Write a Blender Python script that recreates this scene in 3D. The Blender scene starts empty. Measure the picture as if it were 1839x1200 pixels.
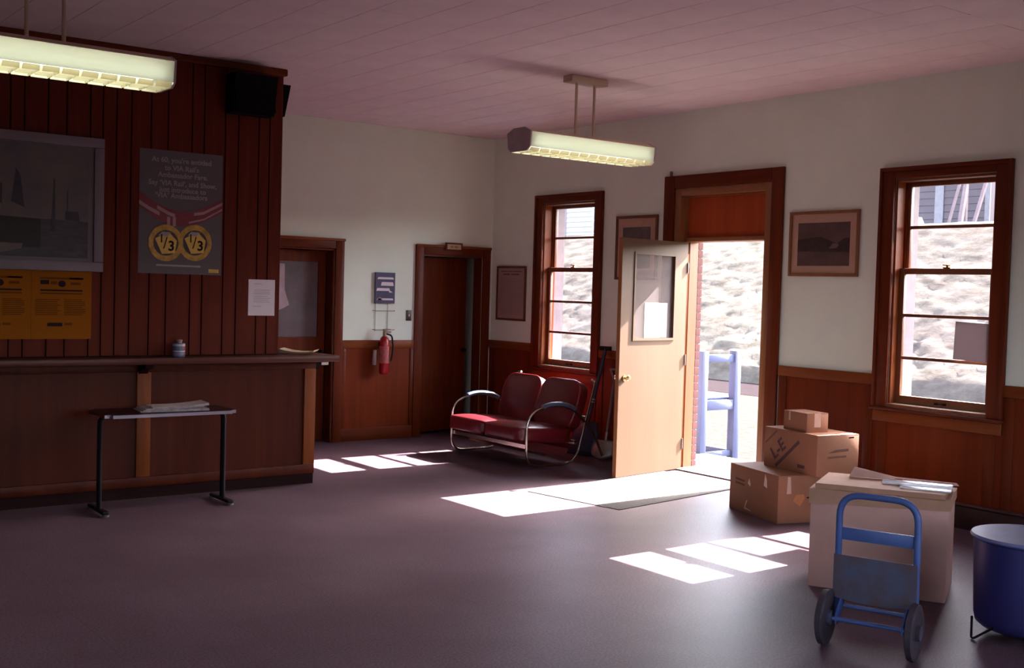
import bpy, bmesh, math, random
from mathutils import Vector, Matrix, noise

random.seed(7)
PI = math.pi
S = bpy.context.scene
C = S.collection

# ------------------------------------------------------------------ camera, sky, sun, exposure
cam_d = bpy.data.cameras.new('camera')
cam = bpy.data.objects.new('camera', cam_d)
C.objects.link(cam)
S.camera = cam
F_PX, YAW, PITCH, ROLL = 2039.8, 0.6462, -0.0389, 0.0283
_f = Vector((math.sin(YAW) * math.cos(PITCH), math.cos(YAW) * math.cos(PITCH), math.sin(PITCH)))
_r = Vector((math.cos(YAW), -math.sin(YAW), 0))
_u = _r.cross(_f)
_r2 = math.cos(ROLL) * _r + math.sin(ROLL) * _u
_u2 = -math.sin(ROLL) * _r + math.cos(ROLL) * _u
_m = Matrix((_r2, _u2, -_f)).transposed().to_4x4()
_m.translation = Vector((-7.7437, -10.6886, 1.6672))
cam.matrix_world = _m
cam_d.sensor_width = 36.0
cam_d.lens = F_PX / 1839 * 36.0
cam_d.clip_start = 0.05
cam_d.clip_end = 500

w = bpy.data.worlds.new('sky')
S.world = w
w.use_nodes = True
wn = w.node_tree.nodes
sky = wn.new('ShaderNodeTexSky')
sky.sky_type = 'NISHITA'
sky.sun_disc = False
sky.sun_elevation = math.radians(35.7)
sky.sun_rotation = math.radians(90)
sky.dust_density = 3.0
sky.air_density = 0.8
wn['Background'].inputs['Strength'].default_value = 1.0
hs_ = wn.new('ShaderNodeHueSaturation')
hs_.inputs['Saturation'].default_value = 0.6
w.node_tree.links.new(sky.outputs[0], hs_.inputs['Color'])
w.node_tree.links.new(hs_.outputs[0], wn['Background'].inputs['Color'])

sun_d = bpy.data.lights.new('sun', 'SUN')
sun_d.energy = 32
sun_d.angle = math.radians(0.3)
sun_d.color = (1.0, 0.975, 0.92)
sun = bpy.data.objects.new('sun', sun_d)
C.objects.link(sun)
sun.location = (20, 0, 18)
TO_SUN = Vector((1, 0.004, 0.718)).normalized()
sun.rotation_euler = TO_SUN.to_track_quat('Z', 'Y').to_euler()

S.view_settings.view_transform = 'Standard'
S.view_settings.look = 'None'
S.view_settings.exposure = 1.82
S.view_settings.gamma = 1.0
S.view_settings.use_curve_mapping = False
S.cycles.max_bounces = 14
S.cycles.diffuse_bounces = 8
S.cycles.transparent_max_bounces = 16
S.cycles.sample_clamp_indirect = 6.0
S.cycles.caustics_reflective = False
S.cycles.caustics_refractive = False
S.cycles.use_denoising = True

# ------------------------------------------------------------------ materials
MATS = {}


def nd(nt, t, **k):
    n = nt.nodes.new(t)
    for a, v in k.items():
        n.inputs[a.replace('_', ' ')].default_value = v
    return n


def base(name):
    m = bpy.data.materials.new(name)
    m.use_nodes = True
    return m, m.node_tree, m.node_tree.nodes['Principled BSDF']


def rgba(c):
    return (c[0], c[1], c[2], 1)


def coords(nt, scale=(1, 1, 1), kind='Object'):
    tc = nt.nodes.new('ShaderNodeTexCoord')
    mp = nt.nodes.new('ShaderNodeMapping')
    mp.inputs['Scale'].default_value = scale
    nt.links.new(tc.outputs[kind], mp.inputs['Vector'])
    return mp.outputs['Vector']


def mat(name, c, rough=0.6, metal=0.0, var=0.12, scale=8.0, bump=0.0, bscale=60.0, stretch=(1, 1, 1), spec=0.5, c2=None, coat=0.0):
    """plain surface with noise mottling and fine relief"""
    if name in MATS:
        return MATS[name]
    m, nt, b = base(name)
    v = coords(nt, stretch)
    n = nd(nt, 'ShaderNodeTexNoise', Scale=scale, Detail=5.0, Roughness=0.6)
    nt.links.new(v, n.inputs['Vector'])
    r = nt.nodes.new('ShaderNodeValToRGB')
    d = c2 if c2 else [x * (1 - var) for x in c]
    e = c if c2 else [min(1, x * (1 + var)) for x in c]
    r.color_ramp.elements[0].position = 0.32
    r.color_ramp.elements[1].position = 0.68
    r.color_ramp.elements[0].color = rgba(d)
    r.color_ramp.elements[1].color = rgba(e)
    nt.links.new(n.outputs['Fac'], r.inputs['Fac'])
    nt.links.new(r.outputs['Color'], b.inputs['Base Color'])
    b.inputs['Roughness'].default_value = rough
    b.inputs['Metallic'].default_value = metal
    b.inputs['Specular IOR Level'].default_value = spec
    b.inputs['Coat Weight'].default_value = coat
    if bump > 0:
        n2 = nd(nt, 'ShaderNodeTexNoise', Scale=bscale, Detail=4.0)
        nt.links.new(v, n2.inputs['Vector'])
        bp = nd(nt, 'ShaderNodeBump', Strength=bump, Distance=0.01)
        nt.links.new(n2.outputs['Fac'], bp.inputs['Height'])
        nt.links.new(bp.outputs['Normal'], b.inputs['Normal'])
    MATS[name] = m
    return m


def wood(name, c, c2, grain='z', rough=0.4, scale=14.0, coat=0.0, spec=0.5):
    if name in MATS:
        return MATS[name]
    m, nt, b = base(name)
    k = {'x': (0.07, 1, 1), 'y': (1, 0.07, 1), 'z': (1, 1, 0.07)}[grain]
    v = coords(nt, k)
    n = nd(nt, 'ShaderNodeTexNoise', Scale=scale, Detail=8.0, Roughness=0.65, Distortion=0.7)
    nt.links.new(v, n.inputs['Vector'])
    r = nt.nodes.new('ShaderNodeValToRGB')
    r.color_ramp.elements[0].position = 0.3
    r.color_ramp.elements[1].position = 0.7
    r.color_ramp.elements[0].color = rgba(c2)
    r.color_ramp.elements[1].color = rgba(c)
    nt.links.new(n.outputs['Fac'], r.inputs['Fac'])
    nt.links.new(r.outputs['Color'], b.inputs['Base Color'])
    b.inputs['Roughness'].default_value = rough
    b.inputs['Coat Weight'].default_value = coat
    b.inputs['Specular IOR Level'].default_value = spec
    bp = nd(nt, 'ShaderNodeBump', Strength=0.08, Distance=0.01)
    nt.links.new(n.outputs['Fac'], bp.inputs['Height'])
    nt.links.new(bp.outputs['Normal'], b.inputs['Normal'])
    MATS[name] = m
    return m


def glass_mat(name, tint=(0.97, 0.97, 0.98), refl=1.0, haze=0.0, haze_c=(0.8, 0.78, 0.8)):
    m, nt, b = base(name)
    nt.nodes.remove(b)
    out = nt.nodes['Material Output']
    t = nt.nodes.new('ShaderNodeBsdfTransparent')
    t.inputs['Color'].default_value = rgba(tint)
    g = nt.nodes.new('ShaderNodeBsdfGlossy')
    g.inputs['Roughness'].default_value = 0.02
    fr = nt.nodes.new('ShaderNodeFresnel')
    fr.inputs['IOR'].default_value = 1.45
    mu = nt.nodes.new('ShaderNodeMath')
    mu.operation = 'MULTIPLY'
    mu.inputs[1].default_value = refl
    geo = nt.nodes.new('ShaderNodeNewGeometry')
    inv = nt.nodes.new('ShaderNodeMath')
    inv.operation = 'SUBTRACT'
    inv.inputs[0].default_value = 1.0
    nt.links.new(geo.outputs['Backfacing'], inv.inputs[1])
    front = nt.nodes.new('ShaderNodeMath')
    front.operation = 'MULTIPLY'
    nt.links.new(fr.outputs[0], front.inputs[0])
    nt.links.new(inv.outputs[0], front.inputs[1])
    nt.links.new(front.outputs[0], mu.inputs[0])
    mx = nt.nodes.new('ShaderNodeMixShader')
    nt.links.new(mu.outputs[0], mx.inputs[0])
    nt.links.new(t.outputs[0], mx.inputs[1])
    nt.links.new(g.outputs[0], mx.inputs[2])
    res = mx.outputs[0]
    if haze > 0:
        d = nt.nodes.new('ShaderNodeBsdfDiffuse')
        d.inputs['Color'].default_value = rgba(haze_c)
        m2 = nt.nodes.new('ShaderNodeMixShader')
        m2.inputs[0].default_value = haze
        nt.links.new(res, m2.inputs[1])
        nt.links.new(d.outputs[0], m2.inputs[2])
        res = m2.outputs[0]
    nt.links.new(res, out.inputs['Surface'])
    MATS[name] = m
    return m


def emit_mat(name, c, s):
    m, nt, b = base(name)
    b.inputs['Base Color'].default_value = rgba((0.8, 0.8, 0.8))
    b.inputs['Emission Color'].default_value = rgba(c)
    b.inputs['Emission Strength'].default_value = s
    MATS[name] = m
    return m


def translucent_mat(name, c, fac=0.6):
    m, nt, b = base(name)
    b.inputs['Base Color'].default_value = rgba(c)
    b.inputs['Roughness'].default_value = 0.5
    t = nt.nodes.new('ShaderNodeBsdfTranslucent')
    t.inputs['Color'].default_value = rgba(c)
    mx = nt.nodes.new('ShaderNodeMixShader')
    mx.inputs[0].default_value = fac
    nt.links.new(b.outputs[0], mx.inputs[1])
    nt.links.new(t.outputs[0], mx.inputs[2])
    nt.links.new(mx.outputs[0], nt.nodes['Material Output'].inputs['Surface'])
    MATS[name] = m
    return m


PLASTER = mat('plaster', (0.76, 0.85, 0.735), 0.75, var=0.03, scale=2.5, bump=0.05, bscale=90)
CEIL_TILE = mat('ceiling_tile', (0.76, 0.635, 0.655), 0.85, var=0.05, scale=3, bump=0.10, bscale=140)
CEIL_GAP = mat('ceiling_gap', (0.42, 0.30, 0.31), 0.9)
DW = (0.150, 0.028, 0.0075)
DW2 = (0.085, 0.0135, 0.004)
WD_X = wood('dark_wood_x', DW, DW2, 'x', 0.40, spec=0.15)
WD_Y = wood('dark_wood_y', DW, DW2, 'y', 0.40, spec=0.15)
WD_Z = wood('dark_wood_z', DW, DW2, 'z', 0.40, spec=0.15)
WP = wood('wainscot_panel_wood', (0.185, 0.031, 0.008), (0.12, 0.019, 0.005), 'z', 0.42, 6, spec=0.12)
WO_X = wood('orange_wood_x', (0.24, 0.065, 0.017), (0.16, 0.036, 0.009), 'x', 0.42, spec=0.15)
WO_Y = wood('orange_wood_y', (0.24, 0.065, 0.017), (0.16, 0.036, 0.009), 'y', 0.42, spec=0.15)
WO_Z = wood('orange_wood_z', (0.24, 0.065, 0.017), (0.16, 0.036, 0.009), 'z', 0.42, spec=0.15)
FIR_Z = wood('new_fir_z', (0.30, 0.125, 0.048), (0.23, 0.085, 0.029), 'z', 0.45)
FIR_Y = wood('new_fir_y', (0.30, 0.125, 0.048), (0.23, 0.085, 0.029), 'y', 0.45)
BIRCH = wood('birch_veneer', (0.122, 0.065, 0.037), (0.104, 0.053, 0.029), 'z', 0.5, 5, spec=0.2)
TRANSOM = wood('transom_wood', (0.40, 0.072, 0.018), (0.29, 0.048, 0.011), 'z', 0.5, 7, spec=0.2)
PLANK = wood('partition_plank', (0.125, 0.0165, 0.0055), (0.075, 0.0085, 0.0030), 'z', 0.6, 16, spec=0.15)
COUNTER = wood('counter_veneer', (0.088, 0.014, 0.004), (0.044, 0.006, 0.002), 'z', 0.42, 5, spec=0.12)
BLACKWOOD = wood('kick_wood', (0.022, 0.006, 0.005), (0.012, 0.003, 0.003), 'x', 0.6, spec=0.08)
SASH = wood('sash_wood', (0.21, 0.075, 0.032), (0.14, 0.045, 0.018), 'y', 0.4)
SASH_Z = wood('sash_wood_z', (0.21, 0.075, 0.032), (0.14, 0.045, 0.018), 'z', 0.4)
CHROME = mat('chrome', (0.62, 0.55, 0.47), 0.22, 1.0, var=0.08)
STEEL = mat('steel', (0.32, 0.29, 0.28), 0.38, 1.0, var=0.2)
BRASS = mat('brass', (0.70, 0.50, 0.28), 0.25, 1.0)
BLACK = mat('black_cloth', (0.005, 0.003, 0.004), 0.9, spec=0.08)
BLACKMET = mat('black_metal', (0.009, 0.006, 0.008), 0.5, spec=0.2)
VINYL = mat('red_vinyl', (0.135, 0.008, 0.012), 0.33, var=0.12, scale=5, bump=0.05, bscale=120)
PIPING = mat('red_piping', (0.30, 0.03, 0.03), 0.3)
PAD = mat('blue_grey_pad', (0.075, 0.095, 0.15), 0.35)
CARD = mat('cardboard', (0.33, 0.140, 0.070), 0.75, var=0.07, scale=4, bump=0.04, bscale=50)
CARD2 = mat('cardboard_grey', (0.56, 0.315, 0.255), 0.75, var=0.06, scale=4, bump=0.04, bscale=50)
INK = mat('dark_ink', (0.026, 0.015, 0.020), 0.8, spec=0.1)
TAPE = mat('tape', (0.62, 0.42, 0.32), 0.3, var=0.1)
PAPER = mat('paper', (0.72, 0.65, 0.70), 0.8, var=0.03)
NEWS = mat('newsprint', (0.40, 0.34, 0.36), 0.85, var=0.3, scale=40)
BLUE = mat('blue_paint', (0.050, 0.095, 0.27), 0.5, var=0.18, scale=6, bump=0.05)
BLUE_RUST = mat('blue_worn_plate', (0.062, 0.080, 0.145), 0.6, scale=9, c2=(0.075, 0.040, 0.042), bump=0.1)
CARTBLUE = mat('cart_blue', (0.054, 0.068, 0.145), 0.7, var=0.08, scale=5, bump=0.08)
TUBBLUE = mat('tub_blue', (0.024, 0.022, 0.105), 0.35, var=0.15, scale=4)
RUBBER = mat('rubber', (0.045, 0.030, 0.040), 0.75, var=0.3, scale=20)
GREYP = mat('poster_grey', (0.090, 0.068, 0.078), 0.6, var=0.03)
REDP = mat('poster_red', (0.17, 0.006, 0.020), 0.5)
PINKP = mat('poster_pink', (0.30, 0.17, 0.195), 0.5)
GOLDP = mat('poster_gold', (0.40, 0.215, 0.022), 0.5, var=0.45, scale=18)
GOLDL = mat('poster_gold_light', (0.62, 0.38, 0.06), 0.5, var=0.15, scale=20)
TXTP = mat('poster_text', (0.27, 0.225, 0.24), 0.6)
YELP = mat('poster_yellow', (0.27, 0.080, 0.003), 0.7, var=0.03, spec=0.1)
YELT = mat('poster_yellow_text', (0.14, 0.040, 0.003), 0.7, spec=0.1)
PICFRAME = mat('silver_frame', (0.165, 0.130, 0.158), 0.5, var=0.05)
PICMAT = mat('silver_liner', (0.135, 0.108, 0.118), 0.6, var=0.04)
RED = mat('extinguisher_red', (0.33, 0.004, 0.010), 0.25)
IVORY = mat('ivory_metal', (0.62, 0.50, 0.37), 0.45, var=0.05)
WHITEP = mat('white_enamel', (0.75, 0.72, 0.70), 0.4)
GLASS = glass_mat('window_glass', (0.96, 0.95, 0.97), 1.0)
DGLASS = glass_mat('door_glass', (0.93, 0.92, 0.93), 1.6, 0.13, (0.50, 0.42, 0.42))
FROST = mat('frosted_dark_glass', (0.115, 0.080, 0.092), 0.4, var=0.25, scale=4)
TUBE = emit_mat('fluorescent_tube', (0.88, 1.0, 0.90), 2.7)
DIFFUSER = translucent_mat('lamp_diffuser', (0.64, 0.63, 0.57), 0.62)
LOUVER = translucent_mat('louver_plastic', (0.72, 0.66, 0.50), 0.55)
CONCRETE = mat('concrete', (0.11, 0.099, 0.092), 0.9, var=0.1, scale=3, bump=0.2)
GRAVEL = mat('gravel', (0.036, 0.032, 0.029), 1.0, spec=0.0, var=0.22, scale=9, bump=0.7, bscale=26)
ASPHALT = mat('asphalt', (0.020, 0.0150, 0.0165), 1.0, spec=0.0, var=0.1, scale=6, bump=0.2)
BRICK = mat('brick_red', (0.17, 0.065, 0.062), 0.9, var=0.2, scale=9, bump=0.3)
MORTAR = mat('mortar', (0.20, 0.165, 0.155), 0.95)
SHINGLE = mat('roof_dark', (0.10, 0.085, 0.085), 0.9)
MAT_RUB = mat('door_mat_rubber', (0.070, 0.055, 0.055), 0.9, var=0.1, scale=30, bump=0.4, bscale=120)
DIRTY = mat('baseboard_dark', (0.055, 0.012, 0.006), 0.5)


def floor_material():
    m, nt, b = base('linoleum')
    v = coords(nt)
    n1 = nd(nt, 'ShaderNodeTexNoise', Scale=1.3, Detail=3.0)
    n2 = nd(nt, 'ShaderNodeTexNoise', Scale=85.0, Detail=2.0)
    nt.links.new(v, n1.inputs['Vector'])
    nt.links.new(v, n2.inputs['Vector'])
    r1 = nt.nodes.new('ShaderNodeValToRGB')
    r1.color_ramp.elements[0].color = (0.110, 0.066, 0.083, 1)
    r1.color_ramp.elements[1].color = (0.146, 0.092, 0.114, 1)
    r1.color_ramp.elements[0].position = 0.35
    r1.color_ramp.elements[1].position = 0.65
    nt.links.new(n1.outputs['Fac'], r1.inputs['Fac'])
    r2 = nt.nodes.new('ShaderNodeValToRGB')
    r2.color_ramp.elements[0].color = (0.72, 0.72, 0.72, 1)
    r2.color_ramp.elements[1].color = (1.18, 1.18, 1.18, 1)
    r2.color_ramp.elements[0].position = 0.38
    r2.color_ramp.elements[1].position = 0.62
    nt.links.new(n2.outputs['Fac'], r2.inputs['Fac'])
    mul = nt.nodes.new('ShaderNodeMix')
    mul.data_type = 'RGBA'
    mul.blend_type = 'MULTIPLY'
    mul.inputs[0].default_value = 1.0
    nt.links.new(r1.outputs['Color'], mul.inputs[6])
    nt.links.new(r2.outputs['Color'], mul.inputs[7])
    br = nd(nt, 'ShaderNodeTexBrick', Scale=1.0)
    br.offset = 0.0
    br.inputs['Brick Width'].default_value = 0.61
    br.inputs['Row Height'].default_value = 0.61
    br.inputs['Mortar Size'].default_value = 0.0022
    br.inputs['Color1'].default_value = (1, 1, 1, 1)
    br.inputs['Color2'].default_value = (0.96, 0.96, 0.96, 1)
    br.inputs['Mortar'].default_value = (0.8, 0.78, 0.78, 1)
    nt.links.new(v, br.inputs['Vector'])
    m2 = nt.nodes.new('ShaderNodeMix')
    m2.data_type = 'RGBA'
    m2.blend_type = 'MULTIPLY'
    m2.inputs[0].default_value = 1.0
    nt.links.new(mul.outputs[2], m2.inputs[6])
    nt.links.new(br.outputs['Color'], m2.inputs[7])
    nt.links.new(m2.outputs[2], b.inputs['Base Color'])
    b.inputs['Roughness'].default_value = 0.46
    b.inputs['Specular IOR Level'].default_value = 0.13
    b.inputs['Specular Tint'].default_value = (1.0, 0.86, 0.96, 1)
    bp = nd(nt, 'ShaderNodeBump', Strength=0.05, Distance=0.004)
    nt.links.new(n2.outputs['Fac'], bp.inputs['Height'])
    nt.links.new(bp.outputs['Normal'], b.inputs['Normal'])
    return m


def grass_material():
    m, nt, b = base('dry_grass')
    v = coords(nt, (1, 1, 2.2))
    n1 = nd(nt, 'ShaderNodeTexNoise', Scale=1.6, Detail=8.0, Roughness=0.7)
    nt.links.new(v, n1.inputs['Vector'])
    r1 = nt.nodes.new('ShaderNodeValToRGB')
    r1.color_ramp.elements[0].color = (0.047, 0.038, 0.031, 1)
    r1.color_ramp.elements[1].color = (0.102, 0.089, 0.076, 1)
    r1.color_ramp.elements[0].position = 0.3
    r1.color_ramp.elements[1].position = 0.62
    nt.links.new(n1.outputs['Fac'], r1.inputs['Fac'])
    nt.links.new(r1.outputs['Color'], b.inputs['Base Color'])
    b.inputs['Roughness'].default_value = 0.95
    b.inputs['Specular IOR Level'].default_value = 0.0
    n2 = nd(nt, 'ShaderNodeTexNoise', Scale=7.0, Detail=6.0, Roughness=0.7)
    nt.links.new(v, n2.inputs['Vector'])
    bp = nd(nt, 'ShaderNodeBump', Strength=0.25, Distance=0.05)
    nt.links.new(n2.outputs['Fac'], bp.inputs['Height'])
    nt.links.new(bp.outputs['Normal'], b.inputs['Normal'])
    return m


OUTJ = mat('outer_jamb_paint', (0.20, 0.165, 0.18), 0.7)
LINO = floor_material()
GRASS = grass_material()

# ------------------------------------------------------------------ geometry helpers


def bm_new():
    return bmesh.new()


def box(bm, x0, x1, y0, y1, z0, z1, M=None):
    vs = [bm.verts.new((x, y, z)) for x in (x0, x1) for y in (y0, y1) for z in (z0, z1)]
    if M is not None:
        for v in vs:
            v.co = M @ v.co
    for q in ((0, 1, 3, 2), (4, 6, 7, 5), (0, 4, 5, 1), (2, 3, 7, 6), (0, 2, 6, 4), (1, 5, 7, 3)):
        bm.faces.new([vs[i] for i in q])
    return vs


def bbox(x0, x1, y0, y1, z0, z1, bev=0.0, seg=2, M=None):
    bm = bm_new()
    box(bm, min(x0, x1), max(x0, x1), min(y0, y1), max(y0, y1), min(z0, z1), max(z0, z1))
    if bev > 0:
        bmesh.ops.bevel(bm, geom=bm.edges[:], offset=bev, segments=seg, affect='EDGES', profile=0.5)
    if M is not None:
        bmesh.ops.transform(bm, matrix=M, verts=bm.verts)
    return bm


def cyl(bm, p0, p1, r0, r1=None, n=16, cap=True):
    p0, p1 = Vector(p0), Vector(p1)
    r1 = r0 if r1 is None else r1
    d = (p1 - p0).normalized()
    a = d.orthogonal().normalized()
    b = d.cross(a)
    A = [bm.verts.new(p0 + r0 * (math.cos(2 * PI * i / n) * a + math.sin(2 * PI * i / n) * b)) for i in range(n)]
    B = [bm.verts.new(p1 + r1 * (math.cos(2 * PI * i / n) * a + math.sin(2 * PI * i / n) * b)) for i in range(n)]
    for i in range(n):
        bm.faces.new((A[i], A[(i + 1) % n], B[(i + 1) % n], B[i]))
    if cap:
        bm.faces.new(A[::-1])
        bm.faces.new(B)


def fillet(pts, rad, k=5):
    pts = [Vector(p) for p in pts]
    out = [pts[0]]
    for i in range(1, len(pts) - 1):
        a, b, c = pts[i - 1], pts[i], pts[i + 1]
        u, v = (a - b), (c - b)
        r = min(rad, u.length * 0.49, v.length * 0.49)
        p, q = b + u.normalized() * r, b + v.normalized() * r
        for j in range(k + 1):
            t = j / k
            out.append((1 - t) ** 2 * p + 2 * t * (1 - t) * b + t * t * q)
    out.append(pts[-1])
    return out


def tube(bm, pts, r, n=8, cap=True, radii=None):
    pts = [Vector(p) for p in pts]
    rings = []
    t = (pts[1] - pts[0]).normalized()
    a = t.orthogonal().normalized()
    for i, p in enumerate(pts):
        if i == 0:
            t2 = (pts[1] - pts[0]).normalized()
        elif i == len(pts) - 1:
            t2 = (pts[-1] - pts[-2]).normalized()
        else:
            t2 = ((pts[i + 1] - p).normalized() + (p - pts[i - 1]).normalized()).normalized()
        a = (a - t2 * a.dot(t2)).normalized()
        b = t2.cross(a)
        rr = radii[i] if radii else r
        rings.append([bm.verts.new(p + rr * (math.cos(2 * PI * j / n) * a + math.sin(2 * PI * j / n) * b)) for j in range(n)])
    for A, B in zip(rings, rings[1:]):
        for j in range(n):
            bm.faces.new((A[j], A[(j + 1) % n], B[(j + 1) % n], B[j]))
    if cap:
        bm.faces.new(rings[0][::-1])
        bm.faces.new(rings[-1])


def lathe(bm, prof, n=24, loc=(0, 0, 0)):
    loc = Vector(loc)
    rings = []
    for r, z in prof:
        rings.append([bm.verts.new(loc + Vector((max(r, 1e-5) * math.cos(2 * PI * j / n), max(r, 1e-5) * math.sin(2 * PI * j / n), z))) for j in range(n)])
    for A, B in zip(rings, rings[1:]):
        for j in range(n):
            bm.faces.new((A[j], A[(j + 1) % n], B[(j + 1) % n], B[j]))
    bm.faces.new(rings[0][::-1])
    bm.faces.new(rings[-1])


def prism(bm, pts, y0, y1, M=None):
    """polygon in the x-z plane extruded from y0 to y1"""
    A = [bm.verts.new((x, y0, z)) for x, z in pts]
    B = [bm.verts.new((x, y1, z)) for x, z in pts]
    bm.faces.new(A)
    bm.faces.new(B[::-1])
    for i in range(len(pts)):
        j = (i + 1) % len(pts)
        bm.faces.new((A[i], B[i], B[j], A[j]))
    if M is not None:
        for v in A + B:
            v.co = M @ v.co


def obj(name, bm, m, parent=None, smooth=False, loc=None, rot=None):
    bmesh.ops.recalc_face_normals(bm, faces=bm.faces)
    me = bpy.data.meshes.new(name)
    bm.to_mesh(me)
    bm.free()
    if smooth:
        for p in me.polygons:
            p.use_smooth = True
        try:
            me.set_sharp_from_angle(angle=math.radians(40))
        except Exception:
            pass
    me.materials.append(m)
    o = bpy.data.objects.new(name, me)
    C.objects.link(o)
    if parent is not None:
        o.parent = parent
    if loc is not None:
        o.location = loc
    if rot is not None:
        o.rotation_euler = rot
    return o


def tag(o, label=None, cat=None, group=None, kind=None):
    if label:
        o['label'] = label
    if cat:
        o['category'] = cat
    if group:
        o['group'] = group
    if kind:
        o['kind'] = kind
    return o


def thing(name, label, cat, loc=(0, 0, 0), rz=0, group=None, kind=None, rot=None):
    o = bpy.data.objects.new(name, None)
    o.empty_display_size = 0.1
    C.objects.link(o)
    o.location = loc
    o.rotation_euler = rot if rot else (0, 0, rz)
    return tag(o, label, cat, group, kind)


def part(name, m, parent, x0, x1, y0, y1, z0, z1, bev=0.0, seg=2, M=None):
    return obj(name, bbox(x0, x1, y0, y1, z0, z1, bev, seg, M), m, parent, smooth=bev > 0)


def text(name, s, size, m, parent, loc, rot=(PI / 2, 0, 0), align='CENTER', thick=0.0004, sx=1.0, bold=0.0):
    cu = bpy.data.curves.new(name, 'FONT')
    cu.body = s
    cu.size = size
    cu.align_x = align
    cu.align_y = 'CENTER'
    cu.extrude = thick
    cu.offset = bold
    cu.resolution_u = 3
    t = bpy.data.objects.new(name + '_src', cu)
    C.objects.link(t)
    dg = bpy.context.evaluated_depsgraph_get()
    me = bpy.data.meshes.new_from_object(t.evaluated_get(dg))
    bpy.data.objects.remove(t)
    me.name = name
    me.materials.clear()
    me.materials.append(m)
    o = bpy.data.objects.new(name, me)
    C.objects.link(o)
    o.parent = parent
    o.location = loc
    o.rotation_euler = rot
    o.scale = (sx, 1, 1)
    return o


RB = -PI / 2        # objects that face the room from the window wall: local x runs to world -y, local y to world +x
H = 3.394           # ceiling height
WT = 0.285          # thickness of the window wall

# ------------------------------------------------------------------ room shell


def wall_cells(bm, u0, u1, z0, z1, holes, put):
    us = sorted({u0, u1, *[h[0] for h in holes], *[h[1] for h in holes]})
    for a, b in zip(us, us[1:]):
        hs = sorted([(h[2], h[3]) for h in holes if h[0] <= a + 1e-6 and h[1] >= b - 1e-6])
        z = z0
        for lo, hi in hs:
            if lo > z + 1e-6:
                put(bm, a, b, z, lo)
            z = max(z, hi)
        if z < z1 - 1e-6:
            put(bm, a, b, z, z1)


floor = obj('floor', bbox(-9.5, 0.27, -12.5, 2.6, -0.12, 0), LINO)
tag(floor, 'grey mauve speckled linoleum floor of the waiting room', kind='structure')

ceiling = obj('ceiling', bbox(-9.6, WT, -12.6, 2.6, H + 0.006, H + 0.15), CEIL_GAP)
tag(ceiling, 'pinkish white tiled ceiling', kind='structure')
TX, TY = 0.34, 0.68
tile_bm = bbox(-TX / 2 + 0.0022, TX / 2 - 0.0022, -TY / 2 + 0.0012, TY / 2 - 0.0012, 0, 0.0065)
tile_me = None
nt_ = 0
for i in range(22):
    for j in range(10):
        cx = -0.08 - TX * (i + 0.5)
        cy = -0.01 - TY * (j + 0.5) + (TY / 2 if i % 2 else 0)
        if cy + TY / 2 > 0:
            cy = -TY / 2 - 0.001 - (0 if cy + TY / 2 < TY / 4 else 0)
            if i % 2:
                continue
        if tile_me is None:
            o = obj('ceiling_tile', tile_bm, CEIL_TILE, ceiling)
            tile_me = o.data
        else:
            o = bpy.data.objects.new('ceiling_tile', tile_me)
            C.objects.link(o)
            o.parent = ceiling
        o.location = (cx, cy, H - 0.0005)
        nt_ += 1
# edge strips and the part of the ceiling behind the photographer
bm = bm_new()
box(bm, -0.0795, -0.0005, -12.5, -0.0005, H, H + 0.006)
for i in range(22):
    if i % 2:
        cx = -0.08 - TX * (i + 0.5)
        box(bm, cx - TX / 2 + 0.0022, cx + TX / 2 - 0.0022, -0.349, -0.0005, H, H + 0.006)
yb = -0.01 - TY * 10 - 0.004
for i in range(1, 22, 2):
    cx = -0.08 - TX * (i + 0.5)
    box(bm, cx - TX / 2 + 0.0022, cx + TX / 2 - 0.0022, yb + 0.0015, yb + TY / 2 + 0.0025, H, H + 0.006)
box(bm, -7.555, -0.083, -12.5, yb, H, H + 0.006)
box(bm, -9.5, -7.564, -12.5, -0.001, H, H + 0.006)
obj('ceiling_tile_field', bm, CEIL_TILE, ceiling)['kind'] = 'stuff'

# wall with the two inner doors
DA1 = (-2.86, -2.045, 0, 2.045)
DA2 = (-0.948, -0.142, 0, 2.035)
bm = bm_new()
wall_cells(bm, -9.5, 0, 0, H, [DA1, DA2], lambda b, a, c, z0, z1: box(b, a, c, 0, 0.14, z0, z1))
wall_back = obj('wall_back', bm, PLASTER)
tag(wall_back, 'pale plaster wall with two inner doorways', kind='structure')

# window wall: local x = -world y
W1 = (0.945, 1.805, 0.86, 2.615)
W2 = (5.355, 6.20, 0.86, 2.615)
DB = (2.95, 4.13, 0, 2.67)
bm = bm_new()
wall_cells(bm, -2.6, 12.5, -0.12, H, [W1, W2, DB], lambda b, a, c, z0, z1: box(b, 0, WT - 0.05, -c, -a, z0, z1))
wall_right = obj('wall_right', bm, PLASTER)
tag(wall_right, 'pale plaster window wall with the street door', kind='structure')
bm = bm_new()
DBO = (3.035, 4.06, 0, 2.17)
wall_cells(bm, -2.6, 12.5, -0.4, 3.6, [W1, W2, (3.035, 4.13, -0.4, 2.19)], lambda b, a, c, z0, z1: box(b, WT - 0.05, WT, -c, -a, z0, z1))
wall_outer = obj('wall_outer', bm, MORTAR)
tag(wall_outer, 'red brick outer face of the station wall', kind='structure')
brick_me = None
for k in range(29):
    for half in (0, 1):
        z = 0.002 + k * 0.075
        L = 0.2 if (k + half) % 2 else 0.1
        off = 0 if half == 0 else (0.21 if k % 2 else 0.11)
        b_ = bbox(WT - 0.045, WT + 0.012, 0, L - 0.008, 0, 0.065)
        o = obj('brick', b_, BRICK, wall_outer)
        o.location = (0, -3.040 + off, z)

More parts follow.
